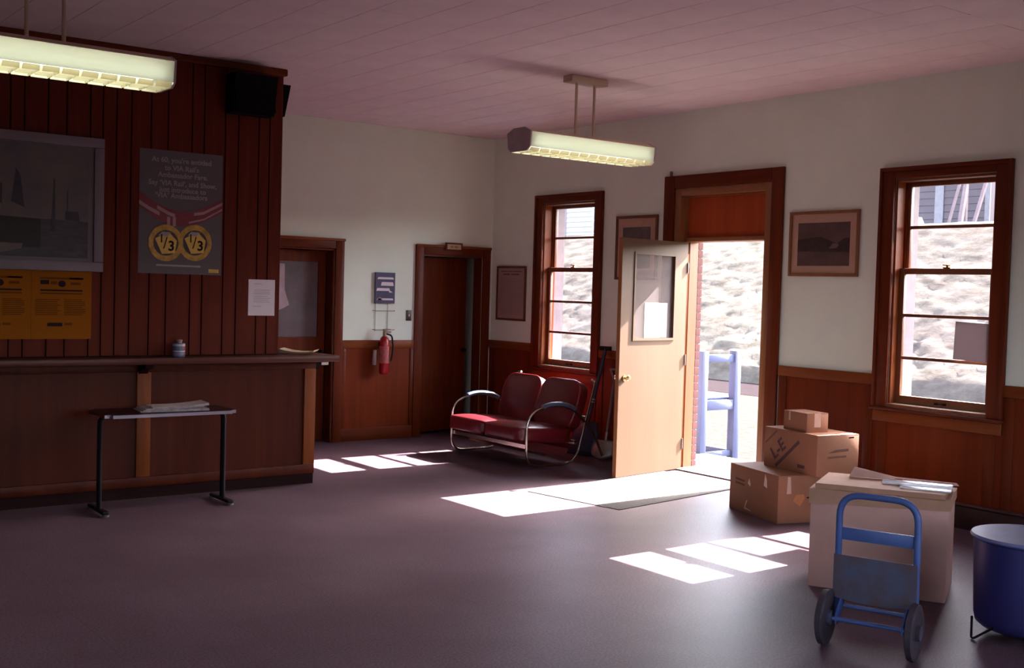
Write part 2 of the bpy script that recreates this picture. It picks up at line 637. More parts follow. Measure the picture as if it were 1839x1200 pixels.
# remaining walls of the room and of the rooms beyond the inner doors
ADDED_LEFT_WINDOWS = (-9.2, -11.2)  # out of view, added to let more daylight in from the left
bm = bm_new()
wall_cells(bm, -12.5, 2.6, -0.12, H, [(c - 0.65, c + 0.65, 0.86, 2.615) for c in ADDED_LEFT_WINDOWS], lambda b, a, c, z0, z1: box(b, -9.5 - WT, -9.5, a, c, z0, z1))
tag(obj('wall_left', bm, PLANK), 'unseen end wall beyond the ticket counter, made dark to cut bounced light', kind='structure')  # dark wood put on this unseen wall to reduce fill light
bm = bm_new()
ADDED_FRONT_WINDOWS = (-1.0, -2.7, -4.4)  # unseen windows behind the camera, added as daylight fill
wall_cells(bm, -9.62, WT, -0.12, H, [(c - 0.65, c + 0.65, 0.86, 2.615) for c in ADDED_FRONT_WINDOWS], lambda b, a, c, z0, z1: box(b, a, c, -12.5 - WT, -12.5, z0, z1))
tag(obj('wall_front', bm, PLANK), 'unseen wall facing the inner doors, made dark to cut bounced light', kind='structure')  # out of view; darkened so it bounces less light into the room
bm = bm_new()
box(bm, -9.5, 0, 2.5, 2.6, 0, H)
box(bm, -1.6, -1.5, 0.14, 2.5, 0, H)
tag(obj('wall_beyond', bm, PLASTER), 'pale walls of the back rooms beyond the inner doors', kind='structure')

# ticket office partition with vertical boards
PY = -2.15
PX = -3.695
partition = obj('wall_partition', bbox(-9.5, PX - 0.004, PY + 0.014, PY + 0.10, 0, H), BLACKWOOD)
tag(partition, 'dark brown board partition of the ticket office', kind='structure')
side = obj('wall_partition_side', bbox(PX - 0.09, PX - 0.004, PY + 0.10, 0, 0, H), PLANK, partition)
x = PX
widths = [0.11, 0.10, 0.17, 0.12, 0.17, 0.10, 0.20, 0.13, 0.16, 0.11]
i = 0
while x > -8.2:
    wd = widths[i % len(widths)] + random.uniform(-0.012, 0.012)
    o = obj('plank', bbox(-wd + 0.004, -0.004, 0, 0.014, 1.09, 3.34, 0.003, 1), PLANK, partition)
    o.location = (x, PY, 0)
    x -= wd
    i += 1
obj('crown_moulding', bbox(-8.2, PX + 0.03, PY - 0.03, PY + 0.1, 3.338, H - 0.001, 0.008), WD_X, partition)
obj('corner_post', bbox(PX - 0.002, PX + 0.006, PY + 0.002, PY + 0.1, 1.09, 3.338), WD_Z, partition)

# ------------------------------------------------------------------ wainscot
def wains_A(x0, x1):
    part('wainscot_panel', WP, wall_back, x0, x1, -0.010, -0.0005, 0.12, 1.0)
    part('wainscot_rail', WO_X, wall_back, x0, x1, -0.024, -0.0005, 0.995, 1.082, 0.004)
    part('wainscot_base', WD_X, wall_back, x0, x1, -0.022, -0.0005, 0.0, 0.135, 0.006)
    part('wainscot_stile', WD_Z, wall_back, x0, x0 + 0.045, -0.020, -0.0005, 0.136, 0.994, 0.004)
    part('wainscot_stile', WD_Z, wall_back, x1 - 0.045, x1, -0.020, -0.0005, 0.136, 0.994, 0.004)


wains_A(-1.941, -1.052)
wains_A(-9.4, -3.0)


def wains_B(a, b, top=1.082, stiles=(), rail=True):
    part('wainscot_panel', WP, wall_right, -0.010, -0.0005, -b, -a, 0.12, top - 0.06)
    if rail:
        part('wainscot_rail', WO_Y, wall_right, -0.026, -0.0005, -b, -a, top - 0.085, top, 0.004)
    part('wainscot_base', DIRTY, wall_right, -0.022, -0.0005, -b, -a, 0.0, 0.135, 0.006)
    for s in stiles:
        part('wainscot_stile', WD_Z, wall_right, -0.020, -0.0005, -s - 0.04, -s + 0.04, 0.136, top - 0.087, 0.004)


wains_B(0.002, 0.832, stiles=(0.09, 0.785))
wains_B(0.832, 1.918, top=0.80, stiles=(0.90, 1.86))
wains_B(1.918, 2.81, stiles=(1.965, 2.76))
wains_B(4.272, 5.235, stiles=(4.32, 5.19))
wains_B(5.235, 6.32, top=0.80, stiles=(5.32, 6.235))
wains_B(6.32, 12.4, stiles=(6.37, 7.4, 8.5))

# ------------------------------------------------------------------ windows
def window(name, label, a, b, loc=(0, 0, 0), rz=RB):
    """a, b: opening in local x (= -world y); casing 0.115 wide around it"""
    root = thing(name, label, None, loc, rz, kind='structure')
    z0, z1 = 0.86, 2.615
    cw = 0.115
    P = lambda n, m, *q, **k: part(n, m, root, *q, **k)
    P('casing', WD_Z, a - cw, a, -0.028, -0.0005, 0.83, z1 + 0.075, bev=0.006)
    P('casing', WD_Z, b, b + cw, -0.028, -0.0005, 0.83, z1 + 0.075, bev=0.006)
    P('casing_head', WD_X, a, b, -0.027, -0.0005, z1, z1 + 0.075, bev=0.006)
    P('backband', WD_Z, a - cw - 0.012, a - cw + 0.014, -0.042, -0.0005, 0.83, z1 + 0.09, bev=0.005)
    P('backband', WD_Z, b + cw - 0.014, b + cw + 0.012, -0.042, -0.0005, 0.83, z1 + 0.09, bev=0.005)
    P('backband', WD_X, a - cw + 0.0145, b + cw - 0.0145, -0.042, -0.0005, z1 + 0.06, z1 + 0.09, bev=0.005)
    P('stool', WD_X, a - cw - 0.02, b + cw + 0.02, -0.055, -0.0005, 0.806, 0.8295, bev=0.006)
    P('sill', SASH, a + 0.0005, b - 0.0005, -0.03, WT + 0.03, 0.835, 0.859)
    P('jamb', WO_Z, a + 0.0005, a + 0.020, 0.0, 0.155, 0.860, z1 - 0.001)
    P('jamb', WO_Z, b - 0.020, b - 0.0005, 0.0, 0.155, 0.860, z1 - 0.001)
    P('outer_jamb', OUTJ, a + 0.0005, a + 0.020, 0.1555, WT - 0.001, 0.860, z1 - 0.022)
    P('outer_jamb', OUTJ, b - 0.020, b - 0.0005, 0.1555, WT - 0.001, 0.860, z1 - 0.022)
    P('head_jamb', SASH, a + 0.021, b - 0.021, 0.0, WT - 0.001, z1 - 0.020, z1 - 0.001)
    P('parting_bead', WD_Z, a + 0.0205, a + 0.034, 0.099, 0.112, 0.862, z1 - 0.022)
    P('parting_bead', WD_Z, b - 0.034, b - 0.0205, 0.099, 0.112, 0.862, z1 - 0.022)
    # sashes
    l, r = a + 0.021, b - 0.021

    def sash(nm, y0, y1, lo, hi, botr, topr, cuts):
        st = 0.042
        s = part(nm, SASH_Z, root, l, l + st, y0, y1, lo, hi, 0.003)
        part('sash_stile', SASH_Z, s, r - st, r, y0, y1, lo, hi, 0.003)
        part('sash_rail', SASH, s, l + st, r - st, y0, y1, lo, lo + botr, 0.003)
        part('sash_rail', SASH, s, l + st, r - st, y0, y1, hi - topr, hi, 0.003)
        edges = [lo + botr] + cuts + [hi - topr]
        for c in cuts:
            part('muntin', SASH, s, l + st, r - st, y0 + 0.006, y1 - 0.004, c - 0.012, c + 0.012)
        for q in range(len(edges) - 1):
            e0 = edges[q] + (0.0122 if q else 0.0002)
            e1 = edges[q + 1] - (0.0122 if q < len(edges) - 2 else 0.0002)
            ym = (y0 + y1) / 2
            part('pane', GLASS, s, l + st, r - st, ym - 0.0015, ym + 0.0015, e0, e1)
        return s

    lo_s = sash('lower_sash', 0.062, 0.097, 0.861, 1.922, 0.065, 0.046, [1.555, 1.222])
    up_s = sash('upper_sash', 0.114, 0.149, 1.880, z1 - 0.021, 0.046, 0.034, [2.243])
    m = (a + b) / 2
    bm = bm_new()
    box(bm, m - 0.03, m + 0.03, 0.064, 0.094, 1.9225, 1.930)
    cyl(bm, (m, 0.079, 1.930), (m, 0.079, 1.948), 0.012)
    tube(bm, [(m - 0.035, 0.07, 1.948), (m, 0.079, 1.944), (m + 0.02, 0.085, 1.944)], 0.007)
    obj('sash_lock', bm, BRASS, root)
    bm = bm_new()
    for dx in (-0.035, 0.035):
        box(bm, m + dx - 0.012, m + dx + 0.012, 0.050, 0.0615, 0.880, 0.896)
    box(bm, m - 0.045, m + 0.045, 0.044, 0.052, 0.885, 0.891)
    obj('sash_lift', bm, BLACKMET, root)
    return root


win1 = window('window_1', 'narrow sash window above the red settee, dark wood casing', 0.945, 1.805)
win2 = window('window_2', 'tall sash window in dark wood casing with brown card', 5.355, 6.20)
for k, c in enumerate(ADDED_FRONT_WINDOWS):
    window('window_%d' % (3 + k), 'unseen wide sash window added for daylight behind the camera', -0.65, 0.65, (c, -12.5, 0), PI)
for k, c in enumerate(ADDED_LEFT_WINDOWS):
    window('window_%d' % (6 + k), 'unseen wide sash window added for daylight in the end wall', -0.65, 0.65, (-9.5, c, 0), PI / 2)

# brown card standing against the glass of the second window
o = obj('card_sign', bbox(-0.145, 0.145, -0.003, 0.003, 0, 0.285), translucent_mat('brown_card', (0.22, 0.185, 0.19), 0.30))
o.location = (0.040, -6.045, 1.236)
o.rotation_euler = (math.radians(0), math.radians(2.0), RB)
o.location = (0.048, -6.02, 1.234)
tag(o, 'square brown card propped against a window pane', 'card')

# ------------------------------------------------------------------ street door
d1 = thing('door_1', 'street doorway with dark casing, light frame and boarded transom', None, (0, 0, 0), RB, kind='structure')
P = lambda n, m, *q, **k: part(n, m, d1, *q, **k)
P('casing', WD_Z, 2.815, 2.95, -0.03, -0.0005, 0, 2.79, bev=0.008)
P('casing', WD_Z, 4.13, 4.26, -0.03, -0.0005, 0, 2.79, bev=0.008)
P('casing_head', WD_X, 2.951, 4.129, -0.029, -0.0005, 2.67, 2.79, bev=0.008)
P('frame_post', FIR_Z, 2.951, 3.03, -0.012, WT - 0.051, 0.0, 2.668, bev=0.003)
P('frame_post', FIR_Z, 4.055, 4.129, -0.012, WT - 0.051, 0.0, 2.668, bev=0.003)
P('frame_head', FIR_Y, 3.0305, 4.0545, -0.012, WT - 0.051, 2.60, 2.668, bev=0.003)
P('transom_bar', FIR_Y, 3.0305, 4.0545, 0.045, WT - 0.051, 2.168, 2.205, bev=0.003)
P('transom_panel', TRANSOM, 3.0305, 4.0545, 0.075, 0.095, 2.205, 2.60)
P('transom_bead', FIR_Z, 3.0305, 3.048, 0.060, 0.0748, 2.2055, 2.5995)
P('transom_bead', FIR_Z, 4.037, 4.0545, 0.060, 0.0748, 2.2055, 2.5995)
P('transom_bead', FIR_Y, 3.0485, 4.0365, 0.060, 0.0748, 2.585, 2.5995)
P('door_stop', FIR_Z, 3.0305, 3.043, 0.12, WT - 0.055, 0.001, 2.167)
P('threshold', CONCRETE, 2.96, 4.125, -0.005, WT + 0.22, -0.0005, 0.014, bev=0.004)
P('bell_bracket', STEEL, 2.885, 2.905, -0.03, -0.01, 2.79, 2.835)
# open leaf, hinged at world (0.075, -3.035)
leaf_ang = math.atan2(-0.128, -0.945)           # direction of the leaf from its hinge
LW, LT = 0.955, 0.042
leaf_root_loc = (3.031, 0.052, 0)
# in local door coordinates x_l = -y_w , y_l = x_w ; leaf direction (x_l, y_l) = (0.128, -0.945)
la = math.atan2(-0.945, 0.128)
bm = bm_new()
GX0, GX1, GZ0, GZ1 = 0.185, 0.775, 1.25, 2.03
box(bm, 0, GX0, 0, LT, 0.012, 2.160)
box(bm, GX1, LW, 0, LT, 0.012, 2.160)
box(bm, GX0, GX1, 0, LT, 0.012, GZ0)
box(bm, GX0, GX1, 0, LT, GZ1, 2.160)
leaf = obj('door_leaf', bm, BIRCH, d1, loc=leaf_root_loc, rot=(0, 0, la))
part('glass_pane', DGLASS, leaf, GX0, GX1, 0.019, 0.023, GZ0, GZ1)
for q in ((GX0 - 0.012, GX0 + 0.010, GZ0 - 0.012, GZ1 + 0.012), (GX1 - 0.010, GX1 + 0.012, GZ0 - 0.012, GZ1 + 0.012)):
    part('glazing_bead', BIRCH, leaf, q[0], q[1], LT + 0.0005, LT + 0.008, q[2], q[3])
for q in ((GZ0 - 0.012, GZ0 + 0.010), (GZ1 - 0.010, GZ1 + 0.012)):
    part('glazing_bead', BIRCH, leaf, GX0 + 0.011, GX1 - 0.011, LT + 0.0005, LT + 0.008, q[0], q[1])
part('lock_edge', FIR_Z, leaf, LW + 0.0003, LW + 0.003, 0.001, LT - 0.001, 0.012, 2.160)
part('notice_sheet', mat('door_notice', (0.30, 0.27, 0.27), 0.8), leaf, 0.262, 0.60, 0.0235, 0.0245, GZ0 + 0.012, GZ0 + 0.335)
for sgn, y0 in ((1, LT), (-1, 0)):
    bm = bm_new()
    cyl(bm, (LW - 0.075, y0, 0.905), (LW - 0.075, y0 + sgn * 0.008, 0.905), 0.030)
    cyl(bm, (LW - 0.075, y0 + sgn * 0.008, 0.905), (LW - 0.075, y0 + sgn * 0.032, 0.905), 0.011)
    cyl(bm, (LW - 0.075, y0 + sgn * 0.030, 0.905), (LW - 0.075, y0 + sgn * 0.048, 0.905), 0.020, 0.029)
    cyl(bm, (LW - 0.075, y0 + sgn * 0.048, 0.905), (LW - 0.075, y0 + sgn * 0.064, 0.905), 0.029, 0.018)
    obj('door_knob', bm, BRASS, leaf, smooth=True)
for z in (0.25, 1.05, 1.92):
    bm = bm_new()
    cyl(bm, (-0.006, LT + 0.004, z - 0.05), (-0.006, LT + 0.004, z + 0.05), 0.007, n=10)
    obj('hinge', bm, STEEL, leaf)

# ------------------------------------------------------------------ inner doors
def inner_door(name, label, x0, x1, top, ang, glazed=False, leaf_top=None, leaf_bot=0.012):
    root = thing(name, label, None, (0, 0, 0), 0, kind='structure')
    P = lambda n, m, *q, **k: part(n, m, root, *q, **k)
    cw = 0.103
    P('casing', WD_Z, x0 - cw, x0, -0.03, -0.0005, 0, top + cw, bev=0.007)
    P('casing', WD_Z, x1, x1 + cw, -0.03, -0.0005, 0, top + cw, bev=0.007)
    P('casing_head', WD_X, x0 + 0.0005, x1 - 0.0005, -0.029, -0.0005, top, top + cw, bev=0.007)
    P('backband', WO_X, x0 - cw - 0.004, x1 + cw + 0.004, -0.042, -0.0305, top + cw - 0.022, top + cw + 0.006, bev=0.004)
    P('jamb', WD_Z, x0 + 0.0005, x0 + 0.018, 0.0, 0.1395, 0, top - 0.001)
    P('jamb', WD_Z, x1 - 0.018, x1 - 0.0005, 0.0, 0.1395, 0, top - 0.001)
    P('head_jamb', WD_X, x0 + 0.019, x1 - 0.019, 0.0, 0.1395, top - 0.018, top - 0.001)
    lw = x1 - x0 - 0.044
    lt = leaf_top if leaf_top else top - 0.024
    bm = bm_new()
    if glazed:
        g0, g1, gz0, gz1 = 0.11, lw - 0.085, 1.10, lt - 0.12
        box(bm, 0, g0, 0, 0.04, leaf_bot, lt)
        box(bm, g1, lw, 0, 0.04, leaf_bot, lt)
        box(bm, g0, g1, 0, 0.04, leaf_bot, gz0)
        box(bm, g0, g1, 0, 0.04, gz1, lt)
    else:
        box(bm, 0, lw, 0, 0.04, leaf_bot, lt)
    leaf = obj('door_leaf', bm, WD_Z, root, loc=(x0 + 0.021, 0.10, 0), rot=(0, 0, ang))
    if glazed:
        part('glass_pane', FROST, leaf, g0, g1, 0.016, 0.022, gz0, gz1)
        part('glazing_bar', WD_X, leaf, g0, g1, 0.004, 0.0155, gz0 + 0.0, gz0 + 0.012)
    for sgn, y0 in ((-1, 0),):
        bm = bm_new()
        cyl(bm, (lw - 0.06, y0, 0.95), (lw - 0.06, y0 + sgn * 0.03, 0.95), 0.012)
        cyl(bm, (lw - 0.06, y0 + sgn * 0.03, 0.95), (lw - 0.06, y0 + sgn * 0.06, 0.95), 0.028, 0.020)
        obj('door_knob', bm, BLACKMET, leaf, smooth=True)
    return root, leaf


d2, leaf2 = inner_door('door_2', 'dark wooden inner door standing ajar beside the extinguisher', DA2[0], DA2[1], DA2[3], 0.20, leaf_top=2.005, leaf_bot=0.035)
d3, leaf3 = inner_door('door_3', 'dark inner door with a cloudy glass panel beside the ticket counter', DA1[0], DA1[1], DA1[3], 0.06, glazed=True)
# paper hanging on the cloudy glass
bm = bm_new()
prism(bm, [(0.0, 1.34), (0.20, 1.40), (0.295, 1.445), (0.24, 1.60), (0.235, 1.87), (0.0, 1.88)], 0.0085, 0.0095)
o = obj('paper_sheet', bm, mat('pink_paper', (0.40, 0.31, 0.33), 0.8), leaf3, loc=(0.045, -0.012, 0))
# small wooden plaque over the inner door
pl = thing('door_plaque', 'small wooden plaque on top of the inner door casing', 'plaque', (-0.575, -0.045, 2.088))
part('backing', WD_X, pl, -0.115, 0.115, -0.016, 0.001, 0.0, 0.088, 0.004)
part('name_plate', mat('plaque_plate', (0.42, 0.26, 0.13), 0.5), pl, -0.092, 0.092, -0.0195, -0.0165, 0.014, 0.070)
for x0, x1 in ((-0.05, -0.02), (0.0, 0.045)):
    bm = bm_new()
    prism(bm, [(x0, 0.030), (x1, 0.030), (x1, 0.052), (x0, 0.052)], -0.0200, -0.0196)
    obj('worn_mark', bm, mat('worn_mark', (0.22, 0.125, 0.065), 0.7), pl)

# ------------------------------------------------------------------ ticket counter
ct = thing('ticket_counter', 'long dark veneered ticket counter below the board partition', 'counter', (PX, PY, 0))
CX1 = -3.345 - PX          # right end in local x
CX0 = -8.2 - PX
part('kick_board', BLACKWOOD, ct, CX0, CX1 - 0.015, 0.06, 0.085, 0, 0.10)
part('body', BLACKWOOD, ct, 0.012, CX1 - 0.016, 0.086, 0.60, 0, 1.03)
part('bottom_rail', COUNTER, ct, CX0, CX1, -0.005, 0.059, 0.088, 0.165, 0.004)
part('top_rail', COUNTER, ct, CX0, CX1, -0.005, 0.059, 0.965, 1.030, 0.004)
st = [(-3.448 - PX, CX1), (-4.842 - PX, -4.734 - PX), (-6.25 - PX, -6.14 - PX), (-7.65 - PX, -7.54 - PX)]
for a, b in st:
    part('stile', WO_Z, ct, a, b, -0.008, 0.059, 0.1655, 0.9645, 0.005)
for (a0, b0), (a1, b1) in zip(st[1:], st):
    part('panel', COUNTER, ct, b0, a1, 0.012, 0.058, 0.166, 0.9645)
part('kick_end', BLACKWOOD, ct, CX1 - 0.014, CX1 - 0.002, 0.01, 0.60, 0, 0.10)
part('kick_face', BLACKWOOD, ct, CX0, CX1 - 0.0145, 0.012, 0.059, 0.0, 0.0875)
part('worktop', mat('counter_top', (0.07, 0.013, 0.006), 0.35, spec=0.25, var=0.2, scale=3, stretch=(0.1, 1, 1)), ct, CX0, -3.215 - PX, -0.17, -0.001, 1.031, 1.082, 0.006)
part('worktop_return', mat('counter_top', (0, 0, 0)), ct, 0.008, -3.215 - PX, 0.0, 0.60, 1.031, 1.082, 0.006)
for xb in (-4.80 - PX, -6.2 - PX):
    bm = bm_new()
    prism(bm, [(-0.008, 1.030), (-0.16, 1.030), (-0.15, 1.0), (-0.05, 0.985), (-0.03, 0.955), (-0.008, 0.955)], xb - 0.03, xb + 0.03,
          Matrix(((0, 1, 0, 0), (1, 0, 0, 0), (0, 0, 1, 0), (0, 0, 0, 1))))
    obj('bracket', bm, BLACKWOOD, ct)
bm = bm_new()
prism(bm, [(CX1 + 0.001, 1.030), (CX1 + 0.125, 1.030), (CX1 + 0.12, 1.0), (CX1 + 0.04, 0.985), (CX1 + 0.02, 0.955), (CX1 + 0.001, 0.955)], 0.0, 0.05)
obj('bracket', bm, BLACKWOOD, ct)
part('metal_tag', mat('tag_metal', (0.5, 0.44, 0.40), 0.4, 0.6), ct, CX1 + 0.05, CX1 + 0.115, -0.003, -0.0005, 0.992, 1.016)

# can of polish on the counter
can = thing('spray_can', 'small red white and blue metal can on the counter', 'can', (-4.545, -2.215, 1.0825))
bm = bm_new()
lathe(bm, [(0.044, 0), (0.047, 0.004), (0.047, 0.098), (0.043, 0.104)], 24)
obj('body', bm, mat('can_blue', (0.10, 0.12, 0.22), 0.35), can, smooth=True)
for z0, z1, m in ((0.012, 0.036, mat('can_violet', (0.21, 0.18, 0.29), 0.35)), (0.040, 0.048, WHITEP), (0.082, 0.098, mat('can_white', (0.50, 0.46, 0.50), 0.3))):
    bm = bm_new()
    lathe(bm, [(0.0474, z0), (0.0476, z0 + 0.001), (0.0476, z1 - 0.001), (0.0474, z1)], 24)
    obj('label_band', bm, m, can, smooth=True)
bm = bm_new()
for k in range(8):
    a0, a1 = -1.2 + k * 0.14, -1.2 + (k + 1) * 0.14
    q = [(0.0480 * math.cos(a), 0.0480 * math.sin(a), z) for a, z in ((a0, 0.05), (a1, 0.05), (a1, 0.08), (a0, 0.08))]
    bm.faces.new([bm.verts.new(v) for v in q])
obj('red_patch', bm, mat('can_red', (0.42, 0.05, 0.06), 0.4), can)
bm = bm_new()
lathe(bm, [(0.022, 0.104), (0.022, 0.116), (0.026, 0.118), (0.026, 0.128), (0.020, 0.133)], 20)
obj('cap', bm, mat('can_cap', (0.30, 0.17, 0.17), 0.4), can, smooth=True)

# papers on the counter end
pp = thing('paper_stack', 'curling cream papers on the end of the ticket counter', 'papers', (-3.44, -2.0, 1.083), math.radians(-38))
for k in range(3):
    bm = bm_new()
    n = 12
    g = []
    for i in range(n + 1):
        u = i / n
        z = 0.002 + k * 0.006 + 0.018 * abs(2 * u - 1.15) ** 2 + (0.006 if i == n else 0)
        g.append([bm.verts.new((-0.15 + 0.30 * u + k * 0.006, yy, z + dz)) for yy, dz in ((-0.105 - 0.004 * k, 0), (0.105, 0), (0.105, 0.003), (-0.105 - 0.004 * k, 0.003))])
    for A, B in zip(g, g[1:]):
        for j in range(4):
            bm.faces.new((A[j], A[(j + 1) % 4], B[(j + 1) % 4], B[j]))
    bm.faces.new(g[0]); bm.faces.new(g[-1])
    obj('sheet', bm, mat('cream_paper%d' % k, ((0.50, 0.36, 0.24), (0.52, 0.42, 0.20), (0.55, 0.43, 0.27))[k], 0.8), pp)

# ------------------------------------------------------------------ things on the partition
def on_part(name, label, cat, x, z, dy=0.0):
    return thing(name, label, cat, (x, PY - dy, z))


sp = on_part('loudspeaker', 'black box loudspeaker high on the board partition', 'speaker', -4.005, 2.985)
bm = bm_new()
prism(bm, [(0, 0.30), (-0.20, 0.30), (-0.14, 0.0), (0, 0.0)], -0.175, 0.175, Matrix(((0, 1, 0, 0), (1, 0, 0, 0), (0, 0, 1, 0), (0, 0, 0, 1))))
obj('cabinet', bm, BLACK, sp)
bm = bm_new()
M = Matrix.Translation((0, -0.172, 0.15)) @ Matrix.Rotation(-math.atan2(0.06, 0.30), 4, 'X')
box(bm, -0.160, 0.160, -0.006, 0.0, -0.135, 0.135, M)
obj('grille', bm, mat('grille_cloth', (0.006, 0.004, 0.005), 0.9, spec=0.08, bump=0.4, bscale=300), sp)
s2 = thing('loudspeaker', 'black loudspeaker on the passage side of the board partition', 'speaker', (PX, -1.92, 3.03), PI / 2)
bm = bm_new()
prism(bm, [(0, 0.26), (-0.11, 0.26), (-0.06, 0.0), (0, 0.0)], -0.15, 0.15, Matrix(((0, 1, 0, 0), (1, 0, 0, 0), (0, 0, 1, 0), (0, 0, 0, 1))))
obj('cabinet', bm, BLACK, s2)
part('wall_plate', BLACKMET, s2, -0.06, 0.06, -0.004, 0.0035, 0.06, 0.20)

# framed harbour picture
pw, ph = 1.40, 0.975
pc = on_part('framed_picture', 'large silver framed picture of boats at a jetty', 'picture', -5.815, 1.712)
hw = pw / 2
fw = 0.07
for q in ((-hw, hw, 0, fw), (-hw, hw, ph - fw, ph)):
    part('frame_rail', PICFRAME, pc, q[0], q[1], -0.035, -0.002, q[2], q[3], 0.006)
for q in ((-hw, -hw + fw), (hw - fw, hw)):
    part('frame_rail', PICFRAME, pc, q[0], q[1], -0.0345, -0.0025, fw + 0.0005, ph - fw - 0.0005, 0.006)
part('liner', PICMAT, pc, -hw + fw, hw - fw, -0.018, -0.004, fw, ph - fw)
cv = part('canvas', mat('painted_sky', (0.145, 0.112, 0.100), 0.7, scale=3.5, c2=(0.088, 0.078, 0.100), stretch=(1, 1, 2.2)), pc, -hw + 0.11, hw - 0.11, -0.0205, -0.0185, 0.095, ph - 0.082)


def flat(name, pts, y, m, parent, th=0.0006):
    bm = bm_new()
    prism(bm, pts, y - th, y)
    return obj(name, bm, m, parent)


PURP = mat('painted_violet', (0.032, 0.026, 0.046), 0.6, var=0.3, scale=20)
WATER = mat('painted_water', (0.066, 0.055, 0.076), 0.6, scale=22, c2=(0.030, 0.024, 0.034), stretch=(0.5, 1, 2))
DARKP = mat('painted_dark', (0.014, 0.009, 0.011), 0.6, var=0.3, scale=12)
LITEP = mat('painted_pale', (0.13, 0.098, 0.098), 0.6, var=0.2, scale=20)
flat('painted_water', [(-0.59, 0.095), (0.59, 0.095), (0.59, 0.36), (-0.59, 0.40)], -0.0208, WATER, cv)
flat('painted_jetty', [(-0.59, 0.16), (0.26, 0.16), (0.26, 0.365), (-0.59, 0.40)], -0.0216, DARKP, cv)
flat('painted_rail', [(-0.59, 0.395), (0.30, 0.365), (0.30, 0.382), (-0.59, 0.415)], -0.0222, LITEP, cv)
for q in ([(0.06, 0.48), (0.15, 0.44), (0.12, 0.66), (0.09, 0.72)], [(-0.25, 0.46), (0.0, 0.46), (0.0, 0.60), (-0.10, 0.63), (-0.16, 0.78), (-0.22, 0.62)], [(0.33, 0.28), (0.36, 0.28), (0.355, 0.66), (0.345, 0.66)], [(0.43, 0.37), (0.53, 0.36), (0.52, 0.43), (0.43, 0.43)], [(0.44, 0.36), (0.447, 0.36), (0.447, 0.58), (0.44, 0.58)]):
    flat('painted_boat', q, -0.0228, PURP, cv)
flat('painted_hull', [(-0.55, 0.20), (0.05, 0.19), (0.14, 0.27), (0.10, 0.36), (-0.20, 0.38), (-0.55, 0.34)], -0.0234, DARKP, cv)
flat('painted_hull_light', [(-0.30, 0.13), (-0.02, 0.115), (0.13, 0.15), (0.14, 0.185), (-0.10, 0.19), (-0.30, 0.19)], -0.0240, LITEP, cv)

# yellow bills
for k, xx in enumerate((-5.397, -5.818)):
    lab = ('yellow printed bill pinned beside the bare boards' if k == 0 else 'yellow printed bill whose edge overlaps another below the picture')
    yb_ = on_part('yellow_bill', lab, 'poster', xx, 1.218)
    hwid = 0.2095
    part('sheet', YELP, yb_, -hwid, hwid, -0.0025, -0.0008, 0, 0.494)
    F = lambda n, x0, x1, z0, z1, m: flat(n, [(x0, z0), (x1, z0), (x1, z1), (x0, z1)], -0.0028, m, yb_)
    F('headline', -0.155, 0.145, 0.432, 0.446, YELT)
    F('headline', 0.05, 0.15, 0.434, 0.446, INK)
    F('print_block', -0.15, -0.09, 0.395, 0.425, INK)
    F('print_block', 0.06, 0.13, 0.393, 0.412, YELT)
    F('print_block', -0.08, -0.035, 0.395, 0.418, YELT)
    flat('emblem', [(0.0 + 0.026 * math.cos(2 * PI * i / 14), 0.400 + 0.024 * math.sin(2 * PI * i / 14)) for i in range(14)], -0.0031, INK, yb_)
    for z in (0.352, 0.330):
        F('headline', -0.15, 0.145, z - 0.006, z + 0.006, INK if z > 0.34 else YELT)
    for r in range(9):
        z = 0.285 - r * 0.0135
        F('text_line', -0.185, -0.03 + 0.02 * (r % 3 == 0), z - 0.0035, z + 0.0035, YELT)
        F('text_line', 0.015, 0.165 - 0.02 * (r % 4 == 0), z - 0.0035, z + 0.0035, YELT)
    F('footer_logo', -0.10, 0.005, 0.092, 0.118, INK)
    F('footer_logo', 0.02, 0.075, 0.100, 0.118, YELT)

# grey poster with the two medals
po = on_part('medal_poster', 'grey poster of two gold medals on red ribbons', 'poster', -4.52, 1.715)
PW, PH = 0.655, 0.938
part('sheet', GREYP, po, -PW / 2, PW / 2, -0.0025, -0.0008, 0, PH)
lines = [("At 60, you're entitled", 0.865, 0.0), ("to VIA Rail's", 0.805, 0.0), ("Ambassador Fare.", 0.752, 0.01), ("Say \u2018VIA Rail\u2019, and Show,", 0.690, 0.01), ("just introduce to", 0.640, 0.01), ("\u2018VIA\u2019 Ambassadors", 0.595, 0.0)]
for s, z, dx in lines:
    text('lettering', s, 0.054, TXTP, po, (dx, -0.0030, z), bold=0.0012)
# ribbons
def band(name, pts, wid, m, y):
    up = [(x, z + wid / 2) for x, z in pts]
    dn = [(x, z - wid / 2) for x, z in pts][::-1]
    flat(name, up + dn, y, m, po)


